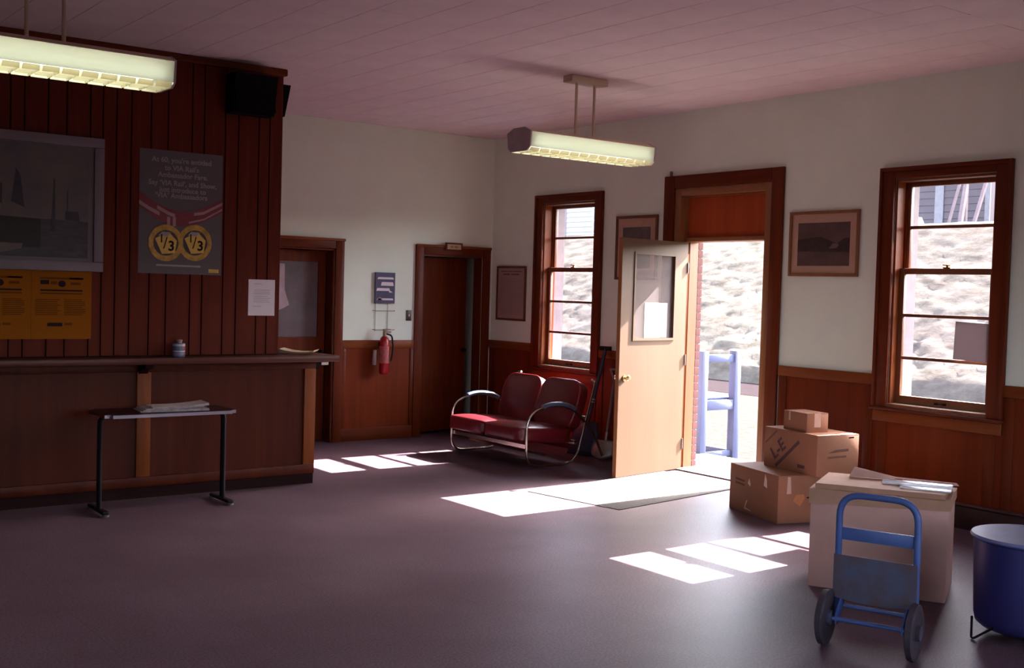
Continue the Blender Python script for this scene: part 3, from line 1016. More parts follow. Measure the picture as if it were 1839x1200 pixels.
hwp = PW / 2
band('ribbon', [(-hwp, 0.560), (-0.20, 0.475), (-0.09, 0.435), (-0.01, 0.425), (0.06, 0.43)], 0.115, REDP, -0.0030)
band('ribbon', [(-0.05, 0.425), (0.06, 0.425), (0.17, 0.460), (hwp, 0.545)], 0.105, REDP, -0.0036)
band('ribbon_stripe', [(-hwp, 0.535), (-0.25, 0.490), (-0.17, 0.455)], 0.030, PINKP, -0.0042)
band('ribbon_stripe', [(-0.19, 0.505), (-0.10, 0.460), (-0.05, 0.445)], 0.028, PINKP, -0.0042)
band('ribbon_stripe', [(0.10, 0.465), (0.18, 0.480), (hwp, 0.560)], 0.022, PINKP, -0.0042)
band('ribbon_stripe', [(0.06, 0.398), (0.18, 0.430), (hwp, 0.515)], 0.014, PINKP, -0.0042)
for xx in (-0.10, -0.055):
    flat('ribbon_loop', [(xx - 0.012, 0.365), (xx + 0.012, 0.365), (xx + 0.012, 0.435), (xx - 0.012, 0.435)], -0.0048, PINKP, po)
for k, (cx, cz) in enumerate(((-0.118, 0.235), (0.112, 0.245))):
    disc = [(cx + 0.135 * math.cos(2 * PI * i / 28), cz + 0.140 * math.sin(2 * PI * i / 28)) for i in range(28)]
    y = -0.0042 - 0.0012 * (1 - k)
    flat('medal', disc, y, GOLDP, po)
    ring = [(cx + 0.098 * math.cos(2 * PI * i / 24), cz + 0.098 * math.sin(2 * PI * i / 24)) for i in range(24)]
    flat('medal_field', ring, y - 0.0006, mat('poster_dark', (0.045, 0.03, 0.03), 0.6), po)
    flat('medal_shape', [(cx - 0.085, cz + 0.03), (cx - 0.03, cz - 0.085), (cx + 0.07, cz - 0.075), (cx + 0.085, cz + 0.02), (cx + 0.02, cz + 0.085), (cx - 0.03, cz + 0.06)], y - 0.0010, GOLDL, po)
    flat('medal_glint', [(cx - 0.06, cz + 0.055), (cx + 0.01, cz + 0.05), (cx + 0.04, cz + 0.08), (cx - 0.03, cz + 0.085)], y - 0.0013, TXTP, po)
    text('lettering', '\u20441'[1:], 0.09, INK, po, (cx - 0.035, y - 0.0016, cz + 0.03), bold=0.001)
    text('lettering', '/', 0.13, INK, po, (cx - 0.005, y - 0.0016, cz - 0.005))
    text('lettering', '3', 0.105, INK, po, (cx + 0.042, y - 0.0016, cz - 0.025), bold=0.003)
flat('caption', [(-0.19, 0.058), (0.16, 0.056), (0.16, 0.070), (-0.19, 0.072)], -0.0030, TXTP, po)
flat('footer_logo', [(0.225, 0.018), (0.308, 0.018), (0.308, 0.046), (0.225, 0.046)], -0.0030, GOLDL, po)

# typed notice
no = on_part('notice_sheet', 'white typed sheet near the open end of the partition', 'notice', -3.8445, 1.402)
part('sheet', PAPER, no, -0.114, 0.114, -0.0025, -0.0008, 0, 0.29)
GREYT = mat('typed_text', (0.50, 0.44, 0.50), 0.8)
for z, x0, x1 in ((0.255, -0.07, 0.0), (0.205, -0.065, 0.075), (0.190, -0.07, 0.07), (0.175, -0.07, 0.075), (0.155, -0.07, 0.05), (0.140, -0.07, 0.075), (0.125, -0.07, 0.06), (0.110, -0.07, 0.07), (0.075, -0.075, -0.005)):
    flat('text_line', [(x0, z - 0.003), (x1, z - 0.003), (x1, z + 0.003), (x0, z + 0.003)], -0.0028, GREYT, no)

# ------------------------------------------------------------------ things on the back wall
br = thing('brochure_rack', 'wall rack holding navy timetables above the extinguisher', 'rack', (-1.44, 0, 1.48))
part('card_board', mat('navy_card', (0.048, 0.045, 0.105), 0.6), br, -0.122, 0.122, -0.030, -0.012, 0.0, 0.335)
for z, x0, x1, hh in ((0.262, -0.10, 0.105, 0.022), (0.192, -0.055, 0.105, 0.040), (0.136, -0.11, 0.06, 0.030), (0.036, -0.105, 0.105, 0.020)):
    flat('print_strip', [(x0, z), (x1, z), (x1 - 0.01, z + hh), (x0 + 0.01, z + hh)], -0.0304, PAPER, br)
flat('print_strip', [(0.05, 0.120), (0.095, 0.120), (0.04, 0.150)], -0.0304, PAPER, br)
flat('print_strip', [(-0.09, 0.036), (-0.04, 0.036), (-0.05, 0.066), (-0.08, 0.066)], -0.0304, mat('print_gold', (0.5, 0.42, 0.3), 0.6), br)
WIRE = mat('thin_wire', (0.30, 0.22, 0.16), 0.5, 0.3)
for xx in (-0.105, 0.05):
    bm = bm_new()
    tube(bm, [(xx, -0.008, -0.30), (xx, -0.008, 0.33)], 0.0028, 6)
    obj('upright_wire', bm, WIRE, br)
for zz in (-0.08, -0.285):
    bm = bm_new()
    tube(bm, fillet([(-0.135, -0.006, zz + 0.004), (-0.12, -0.04, zz), (0.12, -0.04, zz), (0.135, -0.006, zz + 0.004)], 0.01, 3), 0.004, 6)
    obj('shelf_wire', bm, WIRE, br)

fx = thing('fire_extinguisher', 'red fire extinguisher hung on the wainscot between the inner doors', 'extinguisher', (-1.485, -0.115, 0.72))
bm = bm_new()
lathe(bm, [(0.038, 0.0), (0.050, 0.012), (0.052, 0.03), (0.052, 0.35), (0.045, 0.385), (0.028, 0.405), (0.022, 0.41)], 24)
obj('cylinder', bm, RED, fx, smooth=True)
bm = bm_new()
lathe(bm, [(0.0526, 0.12), (0.0530, 0.122), (0.0530, 0.30), (0.0526, 0.302)], 24)
obj('label_band', bm, mat('ext_label', (0.33, 0.16, 0.15), 0.5, scale=25, c2=(0.42, 0.02, 0.02)), fx, smooth=True)
bm = bm_new()
cyl(bm, (0, 0, 0.41), (0, 0, 0.455), 0.020)
box(bm, -0.012, 0.075, -0.012, 0.012, 0.445, 0.462)
box(bm, -0.012, 0.070, -0.010, 0.010, 0.475, 0.487)
box(bm, -0.014, 0.012, -0.012, 0.012, 0.455, 0.487)
obj('valve_handle', bm, mat('valve_metal', (0.26, 0.19, 0.14), 0.4, 0.7), fx)
bm = bm_new()
tube(bm, fillet([(0.02, 0, 0.435), (0.085, -0.01, 0.42), (0.105, -0.015, 0.28), (0.075, -0.02, 0.14)], 0.06, 5), 0.010, 8)
obj('hose', bm, BLACKMET, fx, smooth=True)
bm = bm_new()
cyl(bm, (-0.105, 0.03, 0.10), (-0.100, 0.03, 0.26), 0.022)
obj('discharge_horn', bm, mat('horn_grey', (0.28, 0.20, 0.18), 0.4), fx, smooth=True)
bm = bm_new()
box(bm, -0.02, 0.02, 0.052, 0.104, 0.30, 0.34)
obj('wall_hook', bm, BLACKMET, fx)

sw = thing('light_switch', 'small dark light switch beside the inner door casing', 'switch', (-1.118, 0, 1.295))
part('plate', mat('switch_plate', (0.055, 0.025, 0.022), 0.4), sw, -0.036, 0.036, -0.006, -0.0008, 0.0, 0.116, 0.003)
part('toggle', IVORY, sw, -0.006, 0.006, -0.018, -0.0065, 0.048, 0.070)

# ------------------------------------------------------------------ framed things on the window wall
def framed(name, label, cat, a, b, z0, z1, fwid, fm, matm, wmat, depth=0.022):
    r = thing(name, label, cat, (-0.0005, -(a + b) / 2, z0), RB)
    hw, h = (b - a) / 2, z1 - z0
    part('frame_rail', fm, r, -hw, hw, -depth, -0.001, 0, fwid, 0.003)
    part('frame_rail', fm, r, -hw, hw, -depth, -0.001, h - fwid, h, 0.003)
    part('frame_rail', fm, r, -hw, -hw + fwid, -depth, -0.001, fwid, h - fwid, 0.003)
    part('frame_rail', fm, r, hw - fwid, hw, -depth, -0.001, fwid, h - fwid, 0.003)
    part('mount', matm, r, -hw + fwid, hw - fwid, -0.010, -0.004, fwid, h - fwid)
    return r, hw, h


FR1 = wood('frame_wood', (0.165, 0.058, 0.022), (0.11, 0.034, 0.012), 'z', 0.4)
FR2 = wood('frame_wood_gold', (0.26, 0.115, 0.045), (0.19, 0.075, 0.026), 'z', 0.4)
NOTM = mat('aged_notice', (0.40, 0.275, 0.245), 0.7, var=0.06, scale=6)
fn, hw, h = framed('framed_notice', 'tall framed notice between the inner door and the narrow window', 'notice', 0.125, 0.668, 1.32, 1.935, 0.022, FR1, NOTM, None)
NI = mat('notice_ink', (0.16, 0.095, 0.09), 0.8)
for x0, x1, z, hh in ((-0.20, -0.09, h - 0.066, 0.012), (-0.08, 0.02, h - 0.066, 0.012), (0.035, 0.19, h - 0.066, 0.012), (-0.15, -0.03, h - 0.102, 0.017), (-0.01, 0.145, h - 0.102, 0.017)):
    flat('heading_line', [(x0, z), (x1, z), (x1, z + hh), (x0, z + hh)], -0.0104, NI, fn)
for k in range(24):
    z = h - 0.145 - k * 0.0175
    if z > 0.06:
        flat('text_line', [(-0.21, z), (0.21, z), (0.21, z + 0.005), (-0.21, z + 0.005)], -0.0104, mat('notice_print', (0.30, 0.20, 0.185), 0.8), fn)

MOUNT = mat('picture_mount', (0.46, 0.285, 0.205), 0.7, var=0.04)
fp1, hw, h = framed('framed_photograph', 'framed photograph partly covered by the open street door', 'picture', 2.135, 2.73, 1.80, 2.435, 0.028, FR1, MOUNT, None)
part('photograph', mat('photo_grey', (0.16, 0.125, 0.105), 0.6, scale=5, c2=(0.06, 0.045, 0.04)), fp1, -hw + 0.10, hw - 0.10, -0.0125, -0.0105, 0.11, h - 0.115)
fp2, hw, h = framed('framed_photograph', 'framed brown landscape photograph between street door and window', 'picture', 4.335, 5.04, 1.85, 2.395, 0.026, FR2, MOUNT, None)
ph2 = part('photograph', mat('photo_brown', (0.115, 0.066, 0.058), 0.6, scale=4, c2=(0.060, 0.026, 0.020), stretch=(1, 1, 2)), fp2, -0.262, 0.262, -0.0125, -0.0105, 0.088, h - 0.098)
flat('photo_hill', [(-0.262, 0.21), (0.262, 0.20), (0.262, 0.32), (0.20, 0.31), (0.14, 0.27), (-0.02, 0.33), (-0.262, 0.31)], -0.0129, mat('photo_dark', (0.030, 0.012, 0.009), 0.6, var=0.5, scale=14), ph2)
flat('photo_path', [(0.06, 0.23), (0.14, 0.235), (0.16, 0.265), (0.10, 0.275)], -0.0134, mat('photo_pale', (0.14, 0.085, 0.075), 0.6), ph2)

# ------------------------------------------------------------------ ceiling lamps
def make_lamp(label, loc, tube_m, diff_m):
    r = thing('pendant_lamp', label, 'lamp', loc, 0, 'fluorescent lamps hanging from the ceiling')
    L = 1.30 / 2
    swp = Matrix(((0, 1, 0, 0), (1, 0, 0, 0), (0, 0, 1, 0), (0, 0, 0, 1)))
    zt = -0.475
    part('canopy', IVORY, r, -0.19, 0.19, -0.06, 0.06, -0.055, -0.002, 0.006)
    for xx in (-0.095, 0.095):
        bm = bm_new()
        cyl(bm, (xx, 0, zt), (xx, 0, -0.055), 0.0115, n=10)
        obj('rod', bm, IVORY, r, smooth=True)
    bm = bm_new()
    t = 0.003
    prism(bm, [(-0.148, zt - 0.032), (-0.07, zt), (0.07, zt), (0.148, zt - 0.032), (0.148, zt - 0.036), (0.07, zt - 0.005), (-0.07, zt - 0.005), (-0.148, zt - 0.036)], -L, L, swp)
    obj('housing', bm, IVORY, r)
    for s in (-1, 1):
        bm = bm_new()
        x0, x1 = (L + 0.0005, L + 0.012) if s > 0 else (-L - 0.012, -L - 0.0005)
        prism(bm, [(-0.152, zt - 0.030), (-0.072, zt + 0.004), (0.072, zt + 0.004), (0.152, zt - 0.030), (0.140, zt - 0.150), (0.100, zt - 0.178), (-0.100, zt - 0.178), (-0.140, zt - 0.150)], x0, x1, swp)
        obj('end_cap', bm, mat('end_cap', (0.50, 0.42, 0.42), 0.5), r)
        bm = bm_new()
        prism(bm, [(s * 0.149, zt - 0.037), (s * 0.146, zt - 0.037), (s * 0.132, zt - 0.150), (s * 0.135, zt - 0.150)], -L, L, swp)
        obj('diffuser', bm, diff_m, r)
        bm = bm_new()
        cyl(bm, (-L + 0.04, s * 0.092, zt - 0.098), (L - 0.04, s * 0.092, zt - 0.098), 0.019, n=14)
        obj('tube', bm, tube_m, r, smooth=True)
    part('reflector', WHITEP, r, -L + 0.01, L - 0.01, -0.03, 0.03, zt - 0.05, zt - 0.0055)
    n = 13
    for k in range(n):
        xa = -L + (2 * L) * k / n
        xb = -L + (2 * L) * (k + 1) / n
        bm = bm_new()
        for s in (-1, 1):
            prism(bm, [(s * 0.134, zt - 0.151), (s * 0.131, zt - 0.151), (s * 0.112, zt - 0.178), (s * 0.116, zt - 0.178)], xa + 0.007, xb - 0.007, swp)
        for yy in (-0.04, 0.04):
            box(bm, xa + 0.007, xb - 0.007, yy - 0.001, yy + 0.001, zt - 0.178, zt - 0.151)
        box(bm, xb - 0.0075, xb - 0.0055, -0.112, 0.112, zt - 0.178, zt - 0.151)
        obj('louver_cell', bm, LOUVER, r)
    return r


make_lamp('fluorescent lamp hanging from the ceiling in front of the street door', (-1.745, -3.63, H), TUBE, DIFFUSER)
make_lamp('fluorescent lamp hanging from the ceiling in front of the board partition', (-6.09, -4.30, H), TUBE, DIFFUSER)

# ------------------------------------------------------------------ settee
se = thing('settee', 'red vinyl two-seat settee on bent chrome tubes', 'settee', (-0.93, -1.735, 0), RB)
HWS = 0.625
for s in (-1, 1):
    xx = s * HWS
    bm = bm_new()
    path = [(xx, 0.62, 0.06), (xx, 0.50, 0.30), (xx, 0.22, 0.555), (xx, -0.05, 0.59), (xx, -0.33, 0.50), (xx, -0.325, 0.013), (xx, 0.275, 0.013), (xx, 0.50, 0.795), (xx - s * 0.06, 0.505, 0.805)]
    pts = []
    pts += fillet(path[0:4] + [path[4], path[5], path[6], path[7], path[8]], 0.15, 6)
    tube(bm, pts, 0.0125, 10)
    fr = obj('tube_frame', bm, CHROME, se, smooth=True)
    bm = bm_new()
    p2 = [(xx, -0.14, 0.572), (xx, -0.05, 0.594), (xx, 0.06, 0.594), (xx, 0.18, 0.574), (xx, 0.25, 0.535)]
    tube(bm, fillet(p2, 0.05, 3), 0.022, 10, radii=None)
    for v in bm.verts:
        v.co.x = xx + (v.co.x - xx) * 1.35
    obj('arm_pad', bm, PAD, se, smooth=True)
for y, z in ((-0.30, 0.20), (0.28, 0.21)):
    bm = bm_new()
    box(bm, -HWS + 0.011, HWS - 0.011, y - 0.014, y + 0.014, z - 0.018, z + 0.018)
    obj('seat_rail', bm, CHROME, se)
bm = bm_new()
tube(bm, [(-HWS + 0.01, -0.10, 0.115), (HWS - 0.01, -0.10, 0.115)], 0.011, 8)
obj('stretcher', bm, CHROME, se, smooth=True)
bm = bm_new()
tube(bm, [(-HWS + 0.01, 0.40, 0.45), (HWS - 0.01, 0.40, 0.45)], 0.011, 8)
obj('back_rail', bm, CHROME, se, smooth=True)


def cushion(wid, dep, hgt, M, crown=0.02, rnd=0.05):
    bm = bm_new()
    box(bm, -wid / 2, wid / 2, -dep / 2, dep / 2, -hgt / 2, hgt / 2)
    bmesh.ops.subdivide_edges(bm, edges=bm.edges[:], cuts=7, use_grid_fill=True)
    for v in bm.verts:
        x, y, z = v.co
        ux, uy, uz = x / (wid / 2), y / (dep / 2), z / (hgt / 2)
        kx = (1 - max(0, abs(ux) - (1 - 2 * rnd / wid)) ** 2)
        c = (1 - ux ** 4) * (1 - uy ** 4)
        v.co.z += (1 if z > 0 else -0.3) * crown * c * abs(uz)
        e = (1 - uz ** 2)
        v.co.x += math.copysign(0.012 * e * (abs(ux) > 0.99), x)
        v.co.y += math.copysign(0.012 * e * (abs(uy) > 0.99), y)
        # round the plan corners
        cx, cy = wid / 2 - rnd, dep / 2 - rnd
        if abs(v.co.x) > cx and abs(v.co.y) > cy:
            dx, dy = abs(v.co.x) - cx, abs(v.co.y) - cy
            d = math.hypot(dx, dy)
            if d > rnd:
                f = rnd / d
                v.co.x = math.copysign(cx + dx * f, v.co.x)
                v.co.y = math.copysign(cy + dy * f, v.co.y)
    bmesh.ops.transform(bm, matrix=M, verts=bm.verts)
    return bm


def cushion_obj(name, wid, dep, hgt, M, crown, rnd, parent):
    o = obj(name, cushion(wid, dep, hgt, M, crown, rnd), VINYL, parent, smooth=True)
    for p in o.data.polygons:
        p.use_smooth = True
    b = o.modifiers.new('soft', 'BEVEL')
    b.width = 0.02
    b.segments = 3
    b.limit_method = 'ANGLE'
    b.angle_limit = math.radians(40)
    s = o.modifiers.new('sub', 'SUBSURF')
    s.levels = 1
    s.render_levels = 1
    return o


for s in (-1, 1):
    xc = s * 0.307
    M = Matrix.Translation((xc, -0.07, 0.295)) @ Matrix.Rotation(math.radians(-4), 4, 'X')
    cushion_obj('seat_cushion', 0.60, 0.66, 0.135, M, 0.03, 0.07, se)
    M = Matrix.Translation((xc, 0.335, 0.545)) @ Matrix.Rotation(math.radians(72), 4, 'X')
    bc = cushion_obj('back_cushion', 0.60, 0.50, 0.12, M, 0.02, 0.13, se)
    # welt along the top edge of the back cushion
    bm = bm_new()
    w2, d2_, rn = 0.30, 0.25, 0.13
    pts = [(-w2 - 0.004, 0.02, 0.052)] + [(-w2 + rn - rn * math.cos(t), d2_ - rn + rn * math.sin(t), 0.052) for t in [k * PI / 12 for k in range(7)]]
    pts += [(w2 - rn + rn * math.sin(t), d2_ - rn + rn * math.cos(t), 0.052) for t in [k * PI / 12 for k in range(7)]] + [(w2 + 0.004, 0.02, 0.052)]
    tube(bm, [M @ Vector(p) for p in pts], 0.007, 6)
    obj('welt', bm, PIPING, bc, smooth=True)

# ------------------------------------------------------------------ shovels behind the street door
sh = thing('shovel', 'steel bladed D-handle shovel leaning on the wainscot', 'shovel', (-0.205, -2.25, 0))
top, bot = Vector((0.165, 0.03, 0.86)), Vector((0.045, 0.01, 0.17))
bm = bm_new()
tube(bm, [bot, bot.lerp(top, 0.9)], 0.015, 10)
obj('shaft', bm, mat('grey_wood', (0.16, 0.115, 0.105), 0.6), sh, smooth=True)
dirv = (top - bot).normalized()
sidev = Vector((0.45, -0.89, 0)).normalized()
g0 = bot.lerp(top, 0.88)
bm = bm_new()
for s in (-1, 1):
    tube(bm, [g0, g0 + dirv * 0.12 + sidev * 0.055 * s], 0.010, 8)
tube(bm, [g0 + dirv * 0.12 - sidev * 0.065, g0 + dirv * 0.12 + sidev * 0.065], 0.012, 8)
obj('grip', bm, mat('grey_grip', (0.26, 0.20, 0.19), 0.5), sh, smooth=True)
nrm = dirv.cross(sidev).normalized()
bm = bm_new()
rows = []
tip = Vector((0.0, 0.0, 0.008))
for i in range(9):
    t = i / 8
    c = (bot + dirv * 0.02).lerp(tip - Vector((0.03, 0.01, 0)), t)
    wd = 0.115 * (0.80 + 0.25 * math.sin(t * PI * 0.8)) * (1 if t < 0.7 else math.sqrt(max(0.02, 1 - ((t - 0.7) / 0.32) ** 2)))
    row = []
    for j in range(9):
        u = j / 4 - 1
        p = c + sidev * wd * u + nrm * (-0.035 * (1 - u * u))
        p.z = max(p.z, 0.004)
        row.append(p)
    rows.append(row)
for off in (0.0,):
    V = [[bm.verts.new(p) for p in row] for row in rows]
    for i in range(8):
        for j in range(8):
            bm.faces.new((V[i][j], V[i][j + 1], V[i + 1][j + 1], V[i + 1][j]))
o = obj('blade', bm, mat('worn_steel', (0.30, 0.235, 0.21), 0.45, 0.6, var=0.3), sh, smooth=True)
so = o.modifiers.new('thick', 'SOLIDIFY')
so.thickness = 0.003
bm = bm_new()
cyl(bm, bot - dirv * 0.05, bot + dirv * 0.10, 0.021, 0.017, n=10)
obj('socket', bm, STEEL, sh, smooth=True)

bs = thing('snow_shovel', 'dark blue snow shovel with white bands behind the steel shovel', 'shovel', (-0.20, -1.94, 0))
t0, t1 = Vector((-0.02, 0.0, 0.06)), Vector((0.135, -0.150, 1.10))
NAVY = mat('navy_paint', (0.030, 0.034, 0.060), 0.4)
bm = bm_new()
tube(bm, [t0.lerp(t1, 0.22), t1], 0.019, 10)
obj('shaft', bm, NAVY, bs, smooth=True)
bm = bm_new()
d = (t1 - t0).normalized()
sv = Vector((0.25, -0.97, 0)).normalized()
for f in (0.475, 0.50):
    q = t0.lerp(t1, f)
    cyl(bm, q - d * 0.006, q + d * 0.006, 0.0205, n=12)
obj('white_band', bm, mat('white_band', (0.55, 0.5, 0.48), 0.5), bs)
bm = bm_new()
box(bm, -0.06, 0.06, -0.018, 0.018, -0.02, 0.022, Matrix.Translation(t1) @ Matrix.Rotation(math.atan2(sv.y, sv.x), 4, 'Z'))
obj('grip', bm, BLACKMET, bs)
bm = bm_new()
nv = d.cross(sv).normalized()
rows = []
for i in range(7):
    t = i / 6
    c = t0.lerp(t1, 0.28) .lerp(Vector((-0.05, 0.02, 0.005)), t)
    rows.append([c + sv * (0.16 if t > 0.2 else 0.11) * (j / 4 - 1) + nv * (0.03 * ((j / 4 - 1) ** 2)) for j in range(9)])
V = [[bm.verts.new((p.x, p.y, max(p.z, 0.004))) for p in row] for row in rows]
for i in range(6):
    for j in range(8):
        bm.faces.new((V[i][j], V[i][j + 1], V[i + 1][j + 1], V[i + 1][j]))
o = obj('scoop', bm, NAVY, bs, smooth=True)
so = o.modifiers.new('thick', 'SOLIDIFY')
so.thickness = 0.004

# ------------------------------------------------------------------ door mat
ma = thing('door_mat', 'thin dark rubber mat inside the street door', 'mat', (-1.0, -3.68, 0.0005), math.radians(8))
part('pad', MAT_RUB, ma, -0.90, 0.88, -0.47, 0.47, 0.0, 0.007, 0.003)
part('border', mat('mat_edge', (0.05, 0.038, 0.040), 0.9), ma, -0.92, -0.9005, -0.49, 0.49, 0.0, 0.005)
part('border', mat('mat_edge', (0, 0, 0)), ma, -0.90, 0.88, -0.49, -0.4705, 0.0, 0.005)

# ------------------------------------------------------------------ cardboard boxes
def carton(name, label, loc, rz, w, dpt, hgt, m, seam='x', flaps=True):
    r = thing(name, label, 'box', loc, rz)
    part('body', m, r, -w / 2, w / 2, -dpt / 2, dpt / 2, 0, hgt - 0.004, 0.004)
    if flaps:
        if seam == 'x':
            part('flap', m, r, -w / 2 + 0.001, w / 2 - 0.001, -dpt / 2 + 0.001, -0.003, hgt - 0.0035, hgt)
            part('flap', m, r, -w / 2 + 0.001, w / 2 - 0.001, 0.003, dpt / 2 - 0.001, hgt - 0.0035, hgt)
        else:
            part('flap', m, r, -w / 2 + 0.001, -0.003, -dpt / 2 + 0.001, dpt / 2 - 0.001, hgt - 0.0035, hgt)
            part('flap', m, r, 0.003, w / 2 - 0.001, -dpt / 2 + 0.001, dpt / 2 - 0.001, hgt - 0.0035, hgt)
    return r


# lower carton: long face towards the room (local -y), its right corner at (-1.18, -5.26)
ang1 = math.atan2(-0.643, -0.192)
u = Vector((math.cos(ang1), math.sin(ang1), 0))
n_ = Vector((u.y, -u.x, 0))           # local -y  (faces the room)
L1, D1, H1 = 0.67, 0.56, 0.355
corner = Vector((-1.165, -5.265, 0))
c1 = corner - u * L1 / 2 - n_ * D1 / 2
b1 = carton('carton', 'lowest taped carton of the stack beside the street door', (c1.x, c1.y, 0.0), ang1, L1, D1, H1, CARD)
fl = lambda n, pts, m, par, y: flat(n, pts, y, m, par)
yf = -D1 / 2 - 0.0006
fl('print_mark', [(-0.25, 0.24), (-0.12, 0.235), (-0.12, 0.25), (-0.25, 0.255)], mat('print_brown', (0.15, 0.065, 0.04), 0.8), b1, yf)
fl('print_mark', [(-0.25, 0.21), (-0.12, 0.205), (-0.12, 0.22), (-0.25, 0.225)], mat('print_brown', (0, 0, 0)), b1, yf)
fl('tape_strip', [(-0.075, 0.235), (-0.04, 0.215), (-0.035, 0.235), (-0.055, 0.275)], TAPE, b1, yf)
fl('tape_strip', [(0.145, 0.255), (0.19, 0.24), (0.185, 0.30), (0.16, 0.345)], TAPE, b1, yf)
fl('tape_strip', [(-0.12, 0.03), (-0.09, 0.10), (-0.07, 0.105), (-0.10, 0.045), (-0.02, 0.032), (-0.02, 0.026)], TAPE, b1, yf)
# right face of the lower carton (local +x)
Mx = Matrix(((0, 1, 0, 0), (1, 0, 0, 0), (0, 0, 1, 0), (0, 0, 0, 1)))


def side_flat(name, pts, x, m, par):
    bm = bm_new()
    prism(bm, pts, x, x + 0.0006, Mx)
    return obj(name, bm, m, par)


xf = L1 / 2 + 0.0002
side_flat('tape_strip', [(-0.205, 0.22), (-0.165, 0.22), (-0.175, 0.345), (-0.20, 0.345)], xf, TAPE, b1)
side_flat('shipping_label', [(-0.15, 0.165), (-0.085, 0.125), (-0.045, 0.185), (-0.06, 0.215), (-0.125, 0.21)], xf, mat('orange_label', (0.55, 0.21, 0.075), 0.6), b1)
side_flat('print_mark', [(-0.03, 0.18), (0.03, 0.188), (0.03, 0.20), (-0.03, 0.192)], xf, INK, b1)

ang2 = ang1 + math.radians(6)
u2 = Vector((math.cos(ang2), math.sin(ang2), 0))
n2_ = Vector((u2.y, -u2.x, 0))
L2, D2, H2 = 0.60, 0.40, 0.305
corner2 = Vector((-0.945, -5.43, H1))
c2 = corner2 - u2 * L2 / 2 - n2_ * D2 / 2
b2 = carton('carton', 'middle carton with L-E printed on a slant', (c2.x, c2.y, H1 + 0.001), ang2, L2, D2, H2, CARD, seam='y')
yf = -D2 / 2 - 0.0006
PB = mat('print_brown', (0, 0, 0))
sl = math.radians(40)
text('lettering', 'L-E', 0.135, mat('print_ink', (0.095, 0.045, 0.048), 0.8), b2, (-0.135, yf - 0.0006, 0.148), (PI / 2, -sl, 0), bold=0.003)
for (cx, cz, ln, wd_, m) in ((-0.03, 0.125, 0.34, 0.026, mat('print_dark', (0.10, 0.045, 0.04), 0.8)), (-0.22, 0.235, 0.17, 0.012, PB), (-0.08, 0.19, 0.0, 0.0, PB)):
    if ln:
        c, s = math.cos(sl), math.sin(sl)
        q = [(-ln / 2, -wd_ / 2), (ln / 2, -wd_ / 2), (ln / 2, wd_ / 2), (-ln / 2, wd_ / 2)]
        fl('print_stripe', [(cx + a * c - b * s, cz + a * s + b * c) for a, b in q], m, b2, yf)
fl('print_mark', [(0.09, 0.04), (0.17, 0.04), (0.17, 0.065), (0.09, 0.065)], mat('print_dark', (0, 0, 0)), b2, yf)
xf = L2 / 2 + 0.0002
side_flat('print_mark', [(-0.10, 0.17), (0.10, 0.18), (0.10, 0.20), (-0.02, 0.195)], xf, PB, b2)
side_flat('print_mark', [(-0.10, 0.13), (0.08, 0.135), (0.08, 0.15), (-0.10, 0.145)], xf, PB, b2)
side_flat('print_mark', [(0.10, 0.275), (0.15, 0.277), (0.15, 0.287), (0.10, 0.285)], xf, INK, b2)

ang3 = ang1 + math.radians(4)
u3 = Vector((math.cos(ang3), math.sin(ang3), 0))
n3 = Vector((u3.y, -u3.x, 0))
L3, D3, H3 = 0.275, 0.20, 0.145
cz3 = H1 + 0.0005 + H2
corner3 = Vector((-0.885, -5.28, 0))
c3 = corner3 - u3 * L3 / 2 - n3 * D3 / 2
b3 = carton('carton', 'small plain carton on top of the printed carton', (c3.x, c3.y, cz3 + 0.0005), ang3, L3, D3, H3, CARD, seam='x')
side_flat('tape_strip', [(-0.03, 0.04), (0.03, 0.04), (0.03, 0.144), (-0.03, 0.144)], L3 / 2 + 0.0002, TAPE, b3)
fl('tape_strip', [(-0.075, 0.075), (-0.055, 0.075), (-0.055, 0.144), (-0.075, 0.144)], TAPE, b3, -D3 / 2 - 0.0006)

# ------------------------------------------------------------------ big carton by the hand truck
A_, B_ = Vector((-2.408, -6.529, 0)), Vector((-2.056, -7.19, 0))
ub = (B_ - A_).normalized()
angb = math.atan2(ub.y, ub.x)
nb = Vector((ub.y, -ub.x, 0))
Wb, Db, Hb = (B_ - A_).length, 0.50, 0.60
cb = (A_ + B_) / 2 - nb * Db / 2
bb = thing('large_carton', 'large greyish carton with a loose open top behind the hand truck', 'box', (cb.x, cb.y, 0), angb)
part('body', CARD2, bb, -Wb / 2, Wb / 2, -Db / 2, Db / 2, 0.0, Hb - 0.03, 0.006)
LID = mat('lid_board', (0.42, 0.225, 0.14), 0.75, var=0.06)
bm = bm_new()
prism(bm, [(-Wb / 2 - 0.008, Hb - 0.115), (Wb / 2 + 0.008, Hb - 0.085), (Wb / 2 + 0.008, Hb), (-Wb / 2 - 0.008, Hb)], -Db / 2 - 0.010, Db / 2 + 0.008)
bmesh.ops.bevel(bm, geom=[e for e in bm.edges if abs(e.verts[0].co.z - Hb) < 1e-4 and abs(e.verts[1].co.z - Hb) < 1e-4], offset=0.028, segments=4, affect='EDGES')
obj('lid', bm, LID, bb, smooth=True)
